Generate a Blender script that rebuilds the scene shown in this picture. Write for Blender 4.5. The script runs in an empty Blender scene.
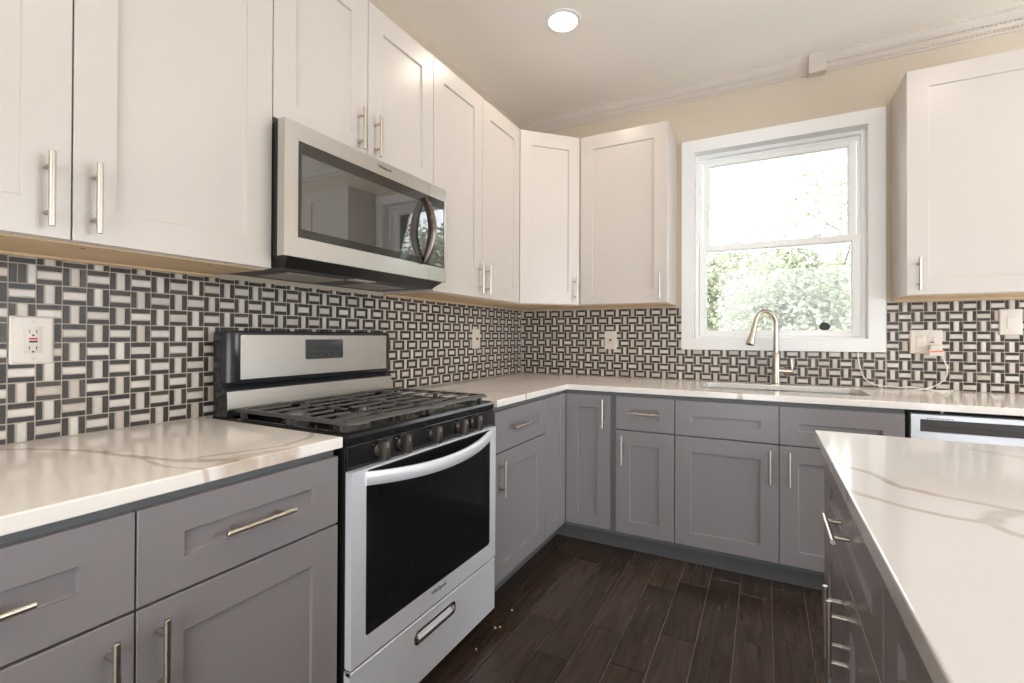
import bpy, bmesh, math, random
from mathutils import Vector, Matrix

random.seed(11)
PI = math.pi
S = bpy.context.scene
COL = S.collection

# ------------------------------------------------------------------ camera
cam_data = bpy.data.cameras.new('camera')
cam = bpy.data.objects.new('camera', cam_data)
COL.objects.link(cam)
S.camera = cam
_rt = Vector((0.89220207, 0.45162045, 0.00379863))
_up = Vector((-0.00090929, -0.00661456, 0.99997771))
_fw = Vector((-0.45163551, 0.89218564, 0.00549087))
cam.matrix_world = Matrix(((_rt.x, _up.x, -_fw.x, 1.6534), (_rt.y, _up.y, -_fw.y, -3.0854),
                           (_rt.z, _up.z, -_fw.z, 1.1810), (0, 0, 0, 1)))
cam_data.sensor_fit = 'HORIZONTAL'
cam_data.sensor_width = 36.0
cam_data.lens = 462.5729 / 1024 * 36.0
cam_data.shift_x = -19.56 / 1024
cam_data.shift_y = -7.19 / 1024
cam_data.clip_start = 0.02
cam_data.clip_end = 200

# ------------------------------------------------------------------ colour management
S.view_settings.view_transform = 'Standard'
S.view_settings.look = 'None'
S.view_settings.gamma = 1.0
S.view_settings.use_curve_mapping = False
S.view_settings.exposure = -0.60
S.cycles.use_denoising = True
S.cycles.max_bounces = 10
S.cycles.diffuse_bounces = 5
S.cycles.glossy_bounces = 5
S.cycles.transparent_max_bounces = 12
S.cycles.sample_clamp_indirect = 6.0
S.cycles.caustics_reflective = False
S.cycles.caustics_refractive = False

# ------------------------------------------------------------------ world, sun, lamps
W = bpy.data.worlds.new('sky')
S.world = W
W.use_nodes = True
_n = W.node_tree.nodes['Background']
_n.inputs['Color'].default_value = (0.88, 0.94, 1.0, 1)
_n.inputs['Strength'].default_value = 8.0

def add_light(name, kind, loc, energy, color, rot=(0, 0, 0), **kw):
    d = bpy.data.lights.new(name, kind)
    d.energy = energy
    d.color = color
    for k, v in kw.items():
        setattr(d, k, v)
    o = bpy.data.objects.new(name, d)
    o.location = loc
    o.rotation_euler = rot
    COL.objects.link(o)
    return o

# sunlight falling on the garden from behind the house
add_light('sun', 'SUN', (-8, -4, 12), 10.0, (1.0, 0.95, 0.88), Vector((0.55, 0.28, -0.78)).to_track_quat('-Z', 'Y').to_euler(), angle=0.02)
# daylight through the right wall's opening; the rear area lamp is an added fill
add_light('daylight_right', 'AREA', (4.70, -1.60, 1.18), 30.0, (0.74, 0.87, 1.0), (0, math.radians(97), 0),
          shape='RECTANGLE', size=2.2, size_y=1.8)
add_light('daylight_fill_rear', 'AREA', (2.0, -5.70, 1.15), 15.0, (0.95, 0.97, 1.0), (math.radians(100), 0, 0),
          shape='RECTANGLE', size=2.6, size_y=2.1)
# guides for sampling the sky through the three openings (portals give off no light of their own)
for _loc, _rot, _sx, _sy in (((1.70, 0.16, 1.77), (math.radians(-90), 0, 0), 0.93, 1.2),):
    _p = add_light('sky_portal', 'AREA', _loc, 1.0, (1, 1, 1), _rot, shape='RECTANGLE', size=_sx, size_y=_sy)
    _p.data.cycles.is_portal = True
# light of the visible recessed lamp, then unseen lamps added to brighten the room
for _x, _y in ((0.734, -0.929), (1.75, -2.4), (2.6, -1.3), (2.6, -3.2), (1.2, -4.3), (3.6, -2.3)):
    add_light('ceiling_lamp_and_fill', 'AREA', (_x, _y, 2.770), 5.0, (1.0, 0.84, 0.68), (0, 0, 0), shape='DISK', size=0.14)

# ------------------------------------------------------------------ materials
def new_mat(name):
    m = bpy.data.materials.new(name)
    m.use_nodes = True
    nt = m.node_tree
    return m, nt, nt.nodes['Principled BSDF']

def nd(nt, t, **kw):
    n = nt.nodes.new(t)
    for k, v in kw.items():
        if k in n.inputs:
            n.inputs[k].default_value = v
        else:
            setattr(n, k, v)
    return n

def plain(name, col, rough=0.5, metal=0.0, noise=0.0, nscale=30.0, bump=0.0, bscale=200.0, coat=0.0, spec=None, ior=None):
    m, nt, b = new_mat(name)
    b.inputs['Base Color'].default_value = (*col, 1)
    b.inputs['Roughness'].default_value = rough
    b.inputs['Metallic'].default_value = metal
    if coat:
        b.inputs['Coat Weight'].default_value = coat
        b.inputs['Coat Roughness'].default_value = 0.08
    if ior:
        b.inputs['IOR'].default_value = ior
    if spec is not None:
        b.inputs['Specular IOR Level'].default_value = spec
    tc = nd(nt, 'ShaderNodeTexCoord')
    if noise:
        t = nd(nt, 'ShaderNodeTexNoise', Scale=nscale, Detail=3.0)
        nt.links.new(tc.outputs['Object'], t.inputs['Vector'])
        r = nd(nt, 'ShaderNodeMapRange')
        r.inputs['To Min'].default_value = 1 - noise
        r.inputs['To Max'].default_value = 1 + noise
        nt.links.new(t.outputs['Fac'], r.inputs['Value'])
        v = nd(nt, 'ShaderNodeVectorMath', operation='SCALE')
        v.inputs[0].default_value = col
        nt.links.new(r.outputs[0], v.inputs['Scale'])
        nt.links.new(v.outputs[0], b.inputs['Base Color'])
    if bump:
        t = nd(nt, 'ShaderNodeTexNoise', Scale=bscale, Detail=2.0)
        nt.links.new(tc.outputs['Object'], t.inputs['Vector'])
        bp = nd(nt, 'ShaderNodeBump', Strength=bump, Distance=0.001)
        nt.links.new(t.outputs['Fac'], bp.inputs['Height'])
        nt.links.new(bp.outputs[0], b.inputs['Normal'])
    return m

def brushed(name, col, rough, axis, var=0.12, metal=1.0):
    """brushed metal: fine streaks along one object axis"""
    m, nt, b = new_mat(name)
    b.inputs['Metallic'].default_value = metal
    tc = nd(nt, 'ShaderNodeTexCoord')
    mp = nd(nt, 'ShaderNodeMapping')
    sc = [260, 260, 260]
    sc[axis] = 3
    mp.inputs['Scale'].default_value = sc
    nt.links.new(tc.outputs['Object'], mp.inputs['Vector'])
    t = nd(nt, 'ShaderNodeTexNoise', Scale=1.0, Detail=3.0)
    nt.links.new(mp.outputs[0], t.inputs['Vector'])
    r = nd(nt, 'ShaderNodeMapRange')
    r.inputs['To Min'].default_value = rough * (1 - var * 2)
    r.inputs['To Max'].default_value = rough * (1 + var * 2)
    nt.links.new(t.outputs['Fac'], r.inputs['Value'])
    nt.links.new(r.outputs[0], b.inputs['Roughness'])
    r2 = nd(nt, 'ShaderNodeMapRange')
    r2.inputs['To Min'].default_value = 1 - var
    r2.inputs['To Max'].default_value = 1 + var
    nt.links.new(t.outputs['Fac'], r2.inputs['Value'])
    v = nd(nt, 'ShaderNodeVectorMath', operation='SCALE')
    v.inputs[0].default_value = col
    nt.links.new(r2.outputs[0], v.inputs['Scale'])
    nt.links.new(v.outputs[0], b.inputs['Base Color'])
    return m

def island_random(name, cols, rough, nscale=60.0, namount=0.25, stretch=None, spec=0.5, rvar=0.0, fine=None):
    """colour chosen at random for each separate piece (tile, plank), with a grain"""
    m, nt, b = new_mat(name)
    g = nd(nt, 'ShaderNodeNewGeometry')
    cr = nd(nt, 'ShaderNodeValToRGB')
    el = cr.color_ramp.elements
    while len(el) < len(cols):
        el.new(0.5)
    for i, c in enumerate(cols):
        el[i].position = i / max(1, len(cols) - 1)
        el[i].color = (*c, 1)
    nt.links.new(g.outputs['Random Per Island'], cr.inputs['Fac'])
    tc = nd(nt, 'ShaderNodeTexCoord')
    off = nd(nt, 'ShaderNodeVectorMath', operation='SCALE')
    off.inputs[0].default_value = (37.0, 19.0, 53.0)
    nt.links.new(g.outputs['Random Per Island'], off.inputs['Scale'])
    add = nd(nt, 'ShaderNodeVectorMath', operation='ADD')
    nt.links.new(tc.outputs['Object'], add.inputs[0])
    nt.links.new(off.outputs[0], add.inputs[1])
    mp = nd(nt, 'ShaderNodeMapping')
    mp.inputs['Scale'].default_value = stretch or (1, 1, 1)
    nt.links.new(add.outputs[0], mp.inputs['Vector'])
    t = nd(nt, 'ShaderNodeTexNoise', Scale=nscale, Detail=5.0, Distortion=0.6)
    nt.links.new(mp.outputs[0], t.inputs['Vector'])
    r = nd(nt, 'ShaderNodeMapRange')
    r.inputs['From Min'].default_value = 0.25
    r.inputs['From Max'].default_value = 0.75
    r.inputs['To Min'].default_value = 1 - namount
    r.inputs['To Max'].default_value = 1 + namount
    nt.links.new(t.outputs['Fac'], r.inputs['Value'])
    v = nd(nt, 'ShaderNodeVectorMath', operation='SCALE')
    nt.links.new(cr.outputs['Color'], v.inputs[0])
    nt.links.new(r.outputs[0], v.inputs['Scale'])
    nt.links.new(v.outputs[0], b.inputs['Base Color'])
    b.inputs['Roughness'].default_value = rough
    b.inputs['Specular IOR Level'].default_value = spec
    if rvar:
        rr = nd(nt, 'ShaderNodeMapRange')
        rr.inputs['To Min'].default_value = rough - rvar
        rr.inputs['To Max'].default_value = rough + rvar
        nt.links.new(t.outputs['Fac'], rr.inputs['Value'])
        nt.links.new(rr.outputs[0], b.inputs['Roughness'])
        bp = nd(nt, 'ShaderNodeBump', Strength=0.12, Distance=0.002)
        nt.links.new(t.outputs['Fac'], bp.inputs['Height'])
        nt.links.new(bp.outputs[0], b.inputs['Normal'])
    return m

def quartz(name, base, vein, segs, rough=0.12):
    """polished white quartz; segs = veins as (x1, y1, x2, y2, half width, strength)"""
    m, nt, b = new_mat(name)
    L = nt.links.new
    tc = nd(nt, 'ShaderNodeTexCoord')
    n1 = nd(nt, 'ShaderNodeTexNoise', Scale=9.0, Detail=4.0)
    L(tc.outputs['Object'], n1.inputs['Vector'])
    sub = nd(nt, 'ShaderNodeVectorMath', operation='SUBTRACT')
    L(n1.outputs['Color'], sub.inputs[0])
    sub.inputs[1].default_value = (0.5, 0.5, 0.5)
    scl = nd(nt, 'ShaderNodeVectorMath', operation='SCALE')
    scl.inputs['Scale'].default_value = 0.045
    L(sub.outputs[0], scl.inputs[0])
    P = nd(nt, 'ShaderNodeVectorMath', operation='ADD')
    L(tc.outputs['Object'], P.inputs[0])
    L(scl.outputs[0], P.inputs[1])
    flat = nd(nt, 'ShaderNodeVectorMath', operation='MULTIPLY')
    L(P.outputs[0], flat.inputs[0])
    flat.inputs[1].default_value = (1, 1, 0)
    mask = None
    for x1, y1, x2, y2, hw, st in segs:
        A = Vector((x1, y1, 0)); AB = Vector((x2, y2, 0)) - A
        v = nd(nt, 'ShaderNodeVectorMath', operation='SUBTRACT')
        L(flat.outputs[0], v.inputs[0]); v.inputs[1].default_value = A
        d = nd(nt, 'ShaderNodeVectorMath', operation='DOT_PRODUCT')
        L(v.outputs[0], d.inputs[0]); d.inputs[1].default_value = AB / max(AB.length_squared, 1e-6)
        c = nd(nt, 'ShaderNodeClamp')
        L(d.outputs['Value'], c.inputs['Value'])
        s = nd(nt, 'ShaderNodeVectorMath', operation='SCALE')
        s.inputs[0].default_value = AB
        L(c.outputs[0], s.inputs['Scale'])
        q = nd(nt, 'ShaderNodeVectorMath', operation='DISTANCE')
        L(v.outputs[0], q.inputs[0]); L(s.outputs[0], q.inputs[1])
        r = nd(nt, 'ShaderNodeMapRange', interpolation_type='SMOOTHSTEP')
        r.inputs['From Min'].default_value = hw * 0.5
        r.inputs['From Max'].default_value = hw * 1.4
        r.inputs['To Min'].default_value = st
        r.inputs['To Max'].default_value = 0.0
        L(q.outputs['Value'], r.inputs['Value'])
        if mask is None:
            mask = r.outputs[0]
        else:
            mx = nd(nt, 'ShaderNodeMath', operation='MAXIMUM')
            L(mask, mx.inputs[0]); L(r.outputs[0], mx.inputs[1])
            mask = mx.outputs[0]
    n2 = nd(nt, 'ShaderNodeTexNoise', Scale=26.0, Detail=4.0)
    L(tc.outputs['Object'], n2.inputs['Vector'])
    r2 = nd(nt, 'ShaderNodeMapRange')
    r2.inputs['From Min'].default_value = 0.25; r2.inputs['From Max'].default_value = 0.75
    r2.inputs['To Min'].default_value = 0.55; r2.inputs['To Max'].default_value = 1.15
    L(n2.outputs['Fac'], r2.inputs['Value'])
    mm = nd(nt, 'ShaderNodeMath', operation='MULTIPLY', use_clamp=True)
    L(mask, mm.inputs[0]); L(r2.outputs[0], mm.inputs[1])
    n3 = nd(nt, 'ShaderNodeTexNoise', Scale=3.0, Detail=5.0)
    L(tc.outputs['Object'], n3.inputs['Vector'])
    cloud = nd(nt, 'ShaderNodeMapRange')
    cloud.inputs['To Min'].default_value = 0.94; cloud.inputs['To Max'].default_value = 1.05
    L(n3.outputs['Fac'], cloud.inputs['Value'])
    bc = nd(nt, 'ShaderNodeVectorMath', operation='SCALE')
    bc.inputs[0].default_value = base
    L(cloud.outputs[0], bc.inputs['Scale'])
    mix = nd(nt, 'ShaderNodeMix', data_type='RGBA')
    L(mm.outputs[0], mix.inputs['Factor'])
    L(bc.outputs[0], mix.inputs['A'])
    mix.inputs['B'].default_value = (*vein, 1)
    L(mix.outputs['Result'], b.inputs['Base Color'])
    b.inputs['Roughness'].default_value = rough
    return m

def pane_glass(name, tint=(1, 1, 1), gl=0.06, rough=0.0):
    m = bpy.data.materials.new(name)
    m.use_nodes = True
    nt = m.node_tree
    nt.nodes.clear()
    o = nd(nt, 'ShaderNodeOutputMaterial')
    t = nd(nt, 'ShaderNodeBsdfTransparent')
    t.inputs['Color'].default_value = (*tint, 1)
    g = nd(nt, 'ShaderNodeBsdfGlossy')
    g.inputs['Roughness'].default_value = rough
    f = nd(nt, 'ShaderNodeFresnel', IOR=1.45)
    mx = nd(nt, 'ShaderNodeMixShader')
    nt.links.new(f.outputs[0], mx.inputs['Fac'])
    nt.links.new(t.outputs[0], mx.inputs[1])
    nt.links.new(g.outputs[0], mx.inputs[2])
    nt.links.new(mx.outputs[0], o.inputs['Surface'])
    return m

def emitter(name, col, strength):
    m, nt, b = new_mat(name)
    b.inputs['Base Color'].default_value = (*col, 1)
    b.inputs['Emission Color'].default_value = (*col, 1)
    b.inputs['Emission Strength'].default_value = strength
    return m

def leafmat(name, c1, c2):
    m, nt, b = new_mat(name)
    g = nd(nt, 'ShaderNodeNewGeometry')
    mix = nd(nt, 'ShaderNodeMix', data_type='RGBA')
    nt.links.new(g.outputs['Random Per Island'], mix.inputs['Factor'])
    mix.inputs['A'].default_value = (*c1, 1)
    mix.inputs['B'].default_value = (*c2, 1)
    nt.links.new(mix.outputs['Result'], b.inputs['Base Color'])
    b.inputs['Roughness'].default_value = 0.45
    tr = nd(nt, 'ShaderNodeBsdfTranslucent')
    nt.links.new(mix.outputs['Result'], tr.inputs['Color'])
    ms = nd(nt, 'ShaderNodeMixShader')
    ms.inputs['Fac'].default_value = 0.4
    nt.links.new(b.outputs[0], ms.inputs[1])
    nt.links.new(tr.outputs[0], ms.inputs[2])
    nt.links.new(ms.outputs[0], nt.nodes['Material Output'].inputs['Surface'])
    return m

M = {}
M['white_paint'] = plain('white_paint', (0.600, 0.540, 0.488), 0.29, noise=0.01, nscale=6)
M['grey_paint'] = plain('grey_paint', (0.256, 0.231, 0.234), 0.30, noise=0.03, nscale=8)
M['grey_shaded'] = plain('grey_shaded', (0.15, 0.153, 0.153), 0.5)  # darker than the fronts: shadow on the face frame put into the colour
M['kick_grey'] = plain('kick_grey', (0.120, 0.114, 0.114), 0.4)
M['maple'] = plain('maple', (0.72, 0.53, 0.32), 0.5, noise=0.10, nscale=12)
M['wall'] = plain('wall_paint', (0.60, 0.505, 0.395), 0.8, bump=0.08, bscale=300)
M['wall_white'] = plain('wall_pale_paint', (0.74, 0.70, 0.64), 0.8)
M['ceiling'] = plain('ceiling_paint', (0.88, 0.82, 0.74), 0.85, bump=0.05, bscale=250)
M['trim'] = plain('trim_paint', (0.83, 0.815, 0.79), 0.35)
M['crown'] = plain('crown_paint_shaded', (0.62, 0.55, 0.475), 0.45)  # darker than the window trim, with the crown's shade put into its colour
M['vinyl'] = plain('window_vinyl', (0.92, 0.915, 0.89), 0.35)
M['nickel'] = plain('brushed_nickel', (0.60, 0.53, 0.45), 0.30, 1.0)
M['nickel_faucet'] = plain('faucet_nickel', (0.56, 0.49, 0.41), 0.28, 1.0)
M['steel'] = brushed('stainless_steel', (0.86, 0.875, 0.91), 0.38, 0, 0.006, 0.42)
M['steel_front'] = brushed('stainless_front', (0.64, 0.62, 0.585), 0.27, 0, 0.006, 1.0)
M['steel_sink'] = brushed('sink_steel', (0.60, 0.60, 0.60), 0.30, 0, 0.08)
M['bronze_steel'] = brushed('dark_polished_steel', (0.36, 0.32, 0.29), 0.20, 2, 0.05)
M['backguard_grey'] = plain('charcoal_enamel', (0.022, 0.023, 0.025), 0.22, spec=0.5)
M['knob_metal'] = plain('knob_metal', (0.13, 0.115, 0.10), 0.35, metal=0.8)
M['dark_bronze'] = plain('dark_bronze_steel', (0.20, 0.165, 0.14), 0.22, 1.0)
M['black_enamel'] = plain('black_enamel', (0.012, 0.012, 0.013), 0.16, spec=0.4)
M['black_glass'] = plain('black_glass', (0.009, 0.009, 0.010), 0.04, spec=0.25)
M['mw_glass'] = plain('smoky_glass', (0.030, 0.026, 0.022), 0.05, ior=1.6)
M['mw_screen'] = plain('smoky_glass_screen', (0.045, 0.042, 0.040), 0.02, ior=2.5)
M['black_plastic'] = plain('black_plastic', (0.022, 0.021, 0.021), 0.4)
M['dark_metal'] = plain('dark_metal', (0.045, 0.043, 0.042), 0.38, metal=0.6)
M['pocket'] = plain('pocket_grey', (0.085, 0.078, 0.073), 0.4)
M['cast_iron'] = plain('cast_iron', (0.070, 0.065, 0.061), 0.36, bump=0.25, bscale=400)
M['alu'] = plain('burner_aluminium', (0.22, 0.22, 0.22), 0.35, metal=1.0)
M['filter'] = plain('filter_mesh', (0.42, 0.37, 0.33), 0.45, metal=0.7, noise=0.3, nscale=300)
M['plate'] = plain('cream_plastic', (0.70, 0.62, 0.54), 0.35)
M['plate_white'] = plain('white_plastic', (0.70, 0.635, 0.565), 0.30)
M['red'] = plain('red_plastic', (0.65, 0.03, 0.03), 0.4)
M['orange'] = plain('orange_print', (0.85, 0.16, 0.05), 0.5)
M['cord'] = plain('cord_plastic', (0.78, 0.74, 0.68), 0.4)
M['sticker'] = plain('sticker_print', (0.03, 0.035, 0.035), 0.6, noise=0.4, nscale=120)
M['grout'] = plain('grout', (0.52, 0.45, 0.38), 0.85, noise=0.08, nscale=60)
M['tile_dark'] = island_random('dark_marble_tile', [(0.030, 0.024, 0.019), (0.052, 0.041, 0.032), (0.026, 0.022, 0.018), (0.080, 0.062, 0.046)], 0.34, 40, 0.35, spec=0.35)
M['tile_white'] = island_random('pale_marble_tile', [(0.56, 0.50, 0.44), (0.68, 0.63, 0.57), (0.50, 0.44, 0.37), (0.64, 0.60, 0.55)], 0.32, 30, 0.10)
M['plank'] = island_random('dark_walnut_plank', [(0.036, 0.023, 0.017), (0.056, 0.038, 0.028), (0.043, 0.028, 0.021), (0.072, 0.050, 0.037), (0.033, 0.022, 0.016)],
                           0.25, 9, 0.38, (6, 0.6, 6), 0.5, 0.05)
M['gap'] = plain('plank_gap', (0.30, 0.24, 0.19), 0.7)
M['lamp'] = emitter('lamp_lens', (1.0, 0.95, 0.86), 12.0)
M['glass'] = pane_glass('window_glass')
M['leaf_a'] = leafmat('leaf_pale', (0.26, 0.29, 0.19), (0.42, 0.43, 0.34))
M['leaf_b'] = leafmat('leaf_mid', (0.22, 0.25, 0.16), (0.40, 0.41, 0.31))
M['bark'] = plain('bark', (0.34, 0.31, 0.27), 0.9, noise=0.3, nscale=20)
M['bounce_ground'] = plain('pale_bounce_ground', (0.72, 0.71, 0.66), 0.95, noise=0.15, nscale=8)  # ground made pale so it bounces sunlight up into the window recess
M['chip'] = plain('bare_wood_chip', (0.60, 0.44, 0.26), 0.7)
M['logo_dark'] = plain('dark_print', (0.05, 0.05, 0.055), 0.4)
M['logo_mid'] = plain('grey_badge', (0.12, 0.12, 0.13), 0.3, metal=0.5)
M['clock'] = plain('clock_glass', (0.03, 0.033, 0.036), 0.05, spec=0.9)

# ------------------------------------------------------------------ mesh helpers
def mesh_obj(name, bm, mat, parent=None, smooth=None, loc=None, rotz=None):
    """link a bmesh as ONE object; mat may be one material or a list"""
    bmesh.ops.recalc_face_normals(bm, faces=bm.faces)
    me = bpy.data.meshes.new(name)
    bm.to_mesh(me)
    bm.free()
    for m_ in (mat if isinstance(mat, (list, tuple)) else [mat]):
        me.materials.append(m_)
    if smooth is not None:
        me.polygons.foreach_set('use_smooth', [True] * len(me.polygons))
        me.set_sharp_from_angle(angle=math.radians(smooth))
    o = bpy.data.objects.new(name, me)
    COL.objects.link(o)
    if parent is not None:
        o.parent = parent
    if loc is not None:
        o.location = loc
    if rotz is not None:
        o.rotation_euler = (0, 0, rotz)
    return o

def thing(name, label, cat, loc=(0, 0, 0), rotz=0.0, group=None):
    o = bpy.data.objects.new(name, None)
    o.empty_display_size = 0.05
    COL.objects.link(o)
    o.location = loc
    o.rotation_euler = (0, 0, rotz)
    return tag(o, label, cat, group)

def tag(o, label, cat, group=None):
    o['label'] = label
    o['category'] = cat
    if group:
        o['group'] = group
    return o

def struct(o):
    o['kind'] = 'structure'
    return o

def NB():
    return bmesh.new()

def box(bm, a, b, bev=0.0, seg=2, mi=0):
    x0, y0, z0 = [min(a[i], b[i]) for i in range(3)]
    x1, y1, z1 = [max(a[i], b[i]) for i in range(3)]
    vs = [bm.verts.new(p) for p in ((x0, y0, z0), (x1, y0, z0), (x1, y1, z0), (x0, y1, z0),
                                    (x0, y0, z1), (x1, y0, z1), (x1, y1, z1), (x0, y1, z1))]
    fs = [bm.faces.new([vs[i] for i in q]) for q in ((3, 2, 1, 0), (4, 5, 6, 7), (0, 1, 5, 4), (1, 2, 6, 5), (2, 3, 7, 6), (3, 0, 4, 7))]
    for f in fs:
        f.material_index = mi
    if bev:
        es = list({e for f in fs for e in f.edges})
        r = bmesh.ops.bevel(bm, geom=es, offset=bev, segments=seg, profile=0.5, affect='EDGES')
        for f in r['faces']:
            f.material_index = mi
    return vs

def frame_of(d):
    d = d.normalized()
    up = Vector((0, 0, 1)) if abs(d.z) < 0.95 else Vector((1, 0, 0))
    u = d.cross(up).normalized()
    return u, d.cross(u).normalized()

def tube(bm, pts, r, n=10, mi=0, cap=True, flat=None):
    """tube along points; r a number or one per point; flat=(a, b) scales the section"""
    pts = [Vector(p) for p in pts]
    rs = r if isinstance(r, (list, tuple)) else [r] * len(pts)
    rings = []
    u = None
    for i, p in enumerate(pts):
        d = (pts[min(i + 1, len(pts) - 1)] - pts[max(i - 1, 0)]).normalized()
        if u is None:
            u, w = frame_of(d)
        else:
            u = (u - d * u.dot(d)).normalized()
            w = d.cross(u)
        a, b = flat or (1, 1)
        rings.append([bm.verts.new(p + u * (math.cos(2 * PI * k / n) * rs[i] * a) + w * (math.sin(2 * PI * k / n) * rs[i] * b)) for k in range(n)])
    for A, B in zip(rings, rings[1:]):
        for k in range(n):
            f = bm.faces.new((A[k], A[(k + 1) % n], B[(k + 1) % n], B[k]))
            f.material_index = mi
    if cap:
        bm.faces.new(rings[0][::-1]).material_index = mi
        bm.faces.new(rings[-1]).material_index = mi

def cyl(bm, a, b, r, n=16, mi=0, r2=None):
    tube(bm, [a, b], [r, r if r2 is None else r2], n, mi)

def lathe(bm, prof, c, n=24, axis='z', mi=0):
    """profile of (radius, height) turned round an axis at c"""
    rings = []
    for r, h in prof:
        ring = []
        for k in range(n):
            a = 2 * PI * k / n
            if axis == 'z':
                p = Vector((r * math.cos(a), r * math.sin(a), h))
            else:
                p = Vector((r * math.cos(a), h, r * math.sin(a)))
            ring.append(bm.verts.new(Vector(c) + p))
        rings.append(ring)
    for A, B in zip(rings, rings[1:]):
        for k in range(n):
            bm.faces.new((A[k], A[(k + 1) % n], B[(k + 1) % n], B[k])).material_index = mi
    bm.faces.new(rings[0][::-1]).material_index = mi
    bm.faces.new(rings[-1]).material_index = mi

def prism(bm, poly, ext, axis='x', bev=0.0, mi=0, seg=2):
    """poly extruded along an axis: axis x takes (y,z), y takes (x,z), z takes (x,y)"""
    a, b = ext
    def P(q, t):
        return {'x': (t, q[0], q[1]), 'y': (q[0], t, q[1]), 'z': (q[0], q[1], t)}[axis]
    A = [bm.verts.new(P(q, a)) for q in poly]
    B = [bm.verts.new(P(q, b)) for q in poly]
    n = len(poly)
    fs = [bm.faces.new(A[::-1]), bm.faces.new(B)]
    for i in range(n):
        fs.append(bm.faces.new((A[i], A[(i + 1) % n], B[(i + 1) % n], B[i])))
    for f in fs:
        f.material_index = mi
    if bev:
        es = list({e for f in fs for e in f.edges})
        bmesh.ops.bevel(bm, geom=es, offset=bev, segments=seg, profile=0.5, affect='EDGES')

def rrect(x0, z0, x1, z1, r, n=6):
    out = []
    for cx, cz, a0 in ((x1 - r, z1 - r, 0), (x0 + r, z1 - r, 90), (x0 + r, z0 + r, 180), (x1 - r, z0 + r, 270)):
        for k in range(n + 1):
            a = math.radians(a0 + 90 * k / n)
            out.append((cx + r * math.cos(a), cz + r * math.sin(a)))
    return out

def ring_plate(bm, outer, inner, y0, y1, mi=0):
    """a flat frame between two outlines with the same number of points, from depth y0 (front) to y1 (back)"""
    n = len(outer)
    F = [bm.verts.new((x, y0, z)) for x, z in outer]; G = [bm.verts.new((x, y0, z)) for x, z in inner]
    F2 = [bm.verts.new((x, y1, z)) for x, z in outer]; G2 = [bm.verts.new((x, y1, z)) for x, z in inner]
    for i in range(n):
        j = (i + 1) % n
        for q in ((F[i], F[j], G[j], G[i]), (F2[j], F2[i], G2[i], G2[j]), (F[j], F[i], F2[i], F2[j]), (G[i], G[j], G2[j], G2[i])):
            bm.faces.new(q).material_index = mi

def sampled_rect(x0, z0, x1, z1, per=7):
    """rectangle outline with the same count of points as rrect(n=per-1), corner by corner"""
    out = []
    for cx, cz in ((x1, z1), (x0, z1), (x0, z0), (x1, z0)):
        out += [(cx, cz)] * per
    return out

def slab_cells(bm, xs, ys, solid, z0, z1, hole=None, bev=0.003):
    """slab on a grid: solid(i, j) says which cells are filled; hole=(x0,y0,x1,y1) gets round corners"""
    vt = {}
    def V(i, j, k):
        if (i, j, k) not in vt:
            vt[(i, j, k)] = bm.verts.new((xs[i], ys[j], (z0, z1)[k]))
        return vt[(i, j, k)]
    nx, ny = len(xs) - 1, len(ys) - 1
    ok = lambda i, j: 0 <= i < nx and 0 <= j < ny and solid(i, j)
    for i in range(nx):
        for j in range(ny):
            if not ok(i, j):
                continue
            bm.faces.new((V(i, j, 1), V(i + 1, j, 1), V(i + 1, j + 1, 1), V(i, j + 1, 1)))
            bm.faces.new((V(i, j + 1, 0), V(i + 1, j + 1, 0), V(i + 1, j, 0), V(i, j, 0)))
            for di, dj, a, b in ((-1, 0, (i, j + 1), (i, j)), (1, 0, (i + 1, j), (i + 1, j + 1)), (0, -1, (i, j), (i + 1, j)), (0, 1, (i + 1, j + 1), (i, j + 1))):
                if not ok(i + di, j + dj):
                    bm.faces.new((V(*a, 0), V(*b, 0), V(*b, 1), V(*a, 1)))
    if hole:
        es = []
        for e in bm.edges:
            p, q = e.verts[0].co, e.verts[1].co
            if abs(p.x - q.x) < 1e-6 and abs(p.y - q.y) < 1e-6:
                if any(abs(p.x - hx) < 1e-5 and abs(p.y - hy) < 1e-5 for hx in (hole[0], hole[2]) for hy in (hole[1], hole[3])):
                    es.append(e)
        bmesh.ops.bevel(bm, geom=es, offset=0.045, segments=6, profile=0.5, affect='EDGES')
    bmesh.ops.recalc_face_normals(bm, faces=bm.faces)
    bm.normal_update()
    es = [e for e in bm.edges if len(e.link_faces) == 2 and e.calc_face_angle(0) > 1.0 and abs(e.verts[0].co.z - e.verts[1].co.z) < 1e-6]
    bmesh.ops.bevel(bm, geom=es, offset=bev, segments=2, profile=0.5, affect='EDGES')

def add_text(name, body, size, mat, parent, loc, rot):
    cu = bpy.data.curves.new(name, 'FONT')
    cu.body = body
    cu.size = size
    cu.align_x = 'CENTER'
    cu.align_y = 'CENTER'
    cu.extrude = 0.0006
    tmp = bpy.data.objects.new(name, cu)
    COL.objects.link(tmp)
    bpy.context.view_layer.update()
    me = bpy.data.meshes.new_from_object(tmp.evaluated_get(bpy.context.evaluated_depsgraph_get()))
    bpy.data.objects.remove(tmp)
    bpy.data.curves.remove(cu)
    me.materials.clear()
    me.materials.append(mat)
    o = bpy.data.objects.new(name, me)
    COL.objects.link(o)
    o.parent = parent
    o.location = loc
    o.rotation_euler = rot
    return o

# ================================================================== THE ROOM
CEIL = 2.785
XR, YR = 4.6, -5.6
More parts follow.
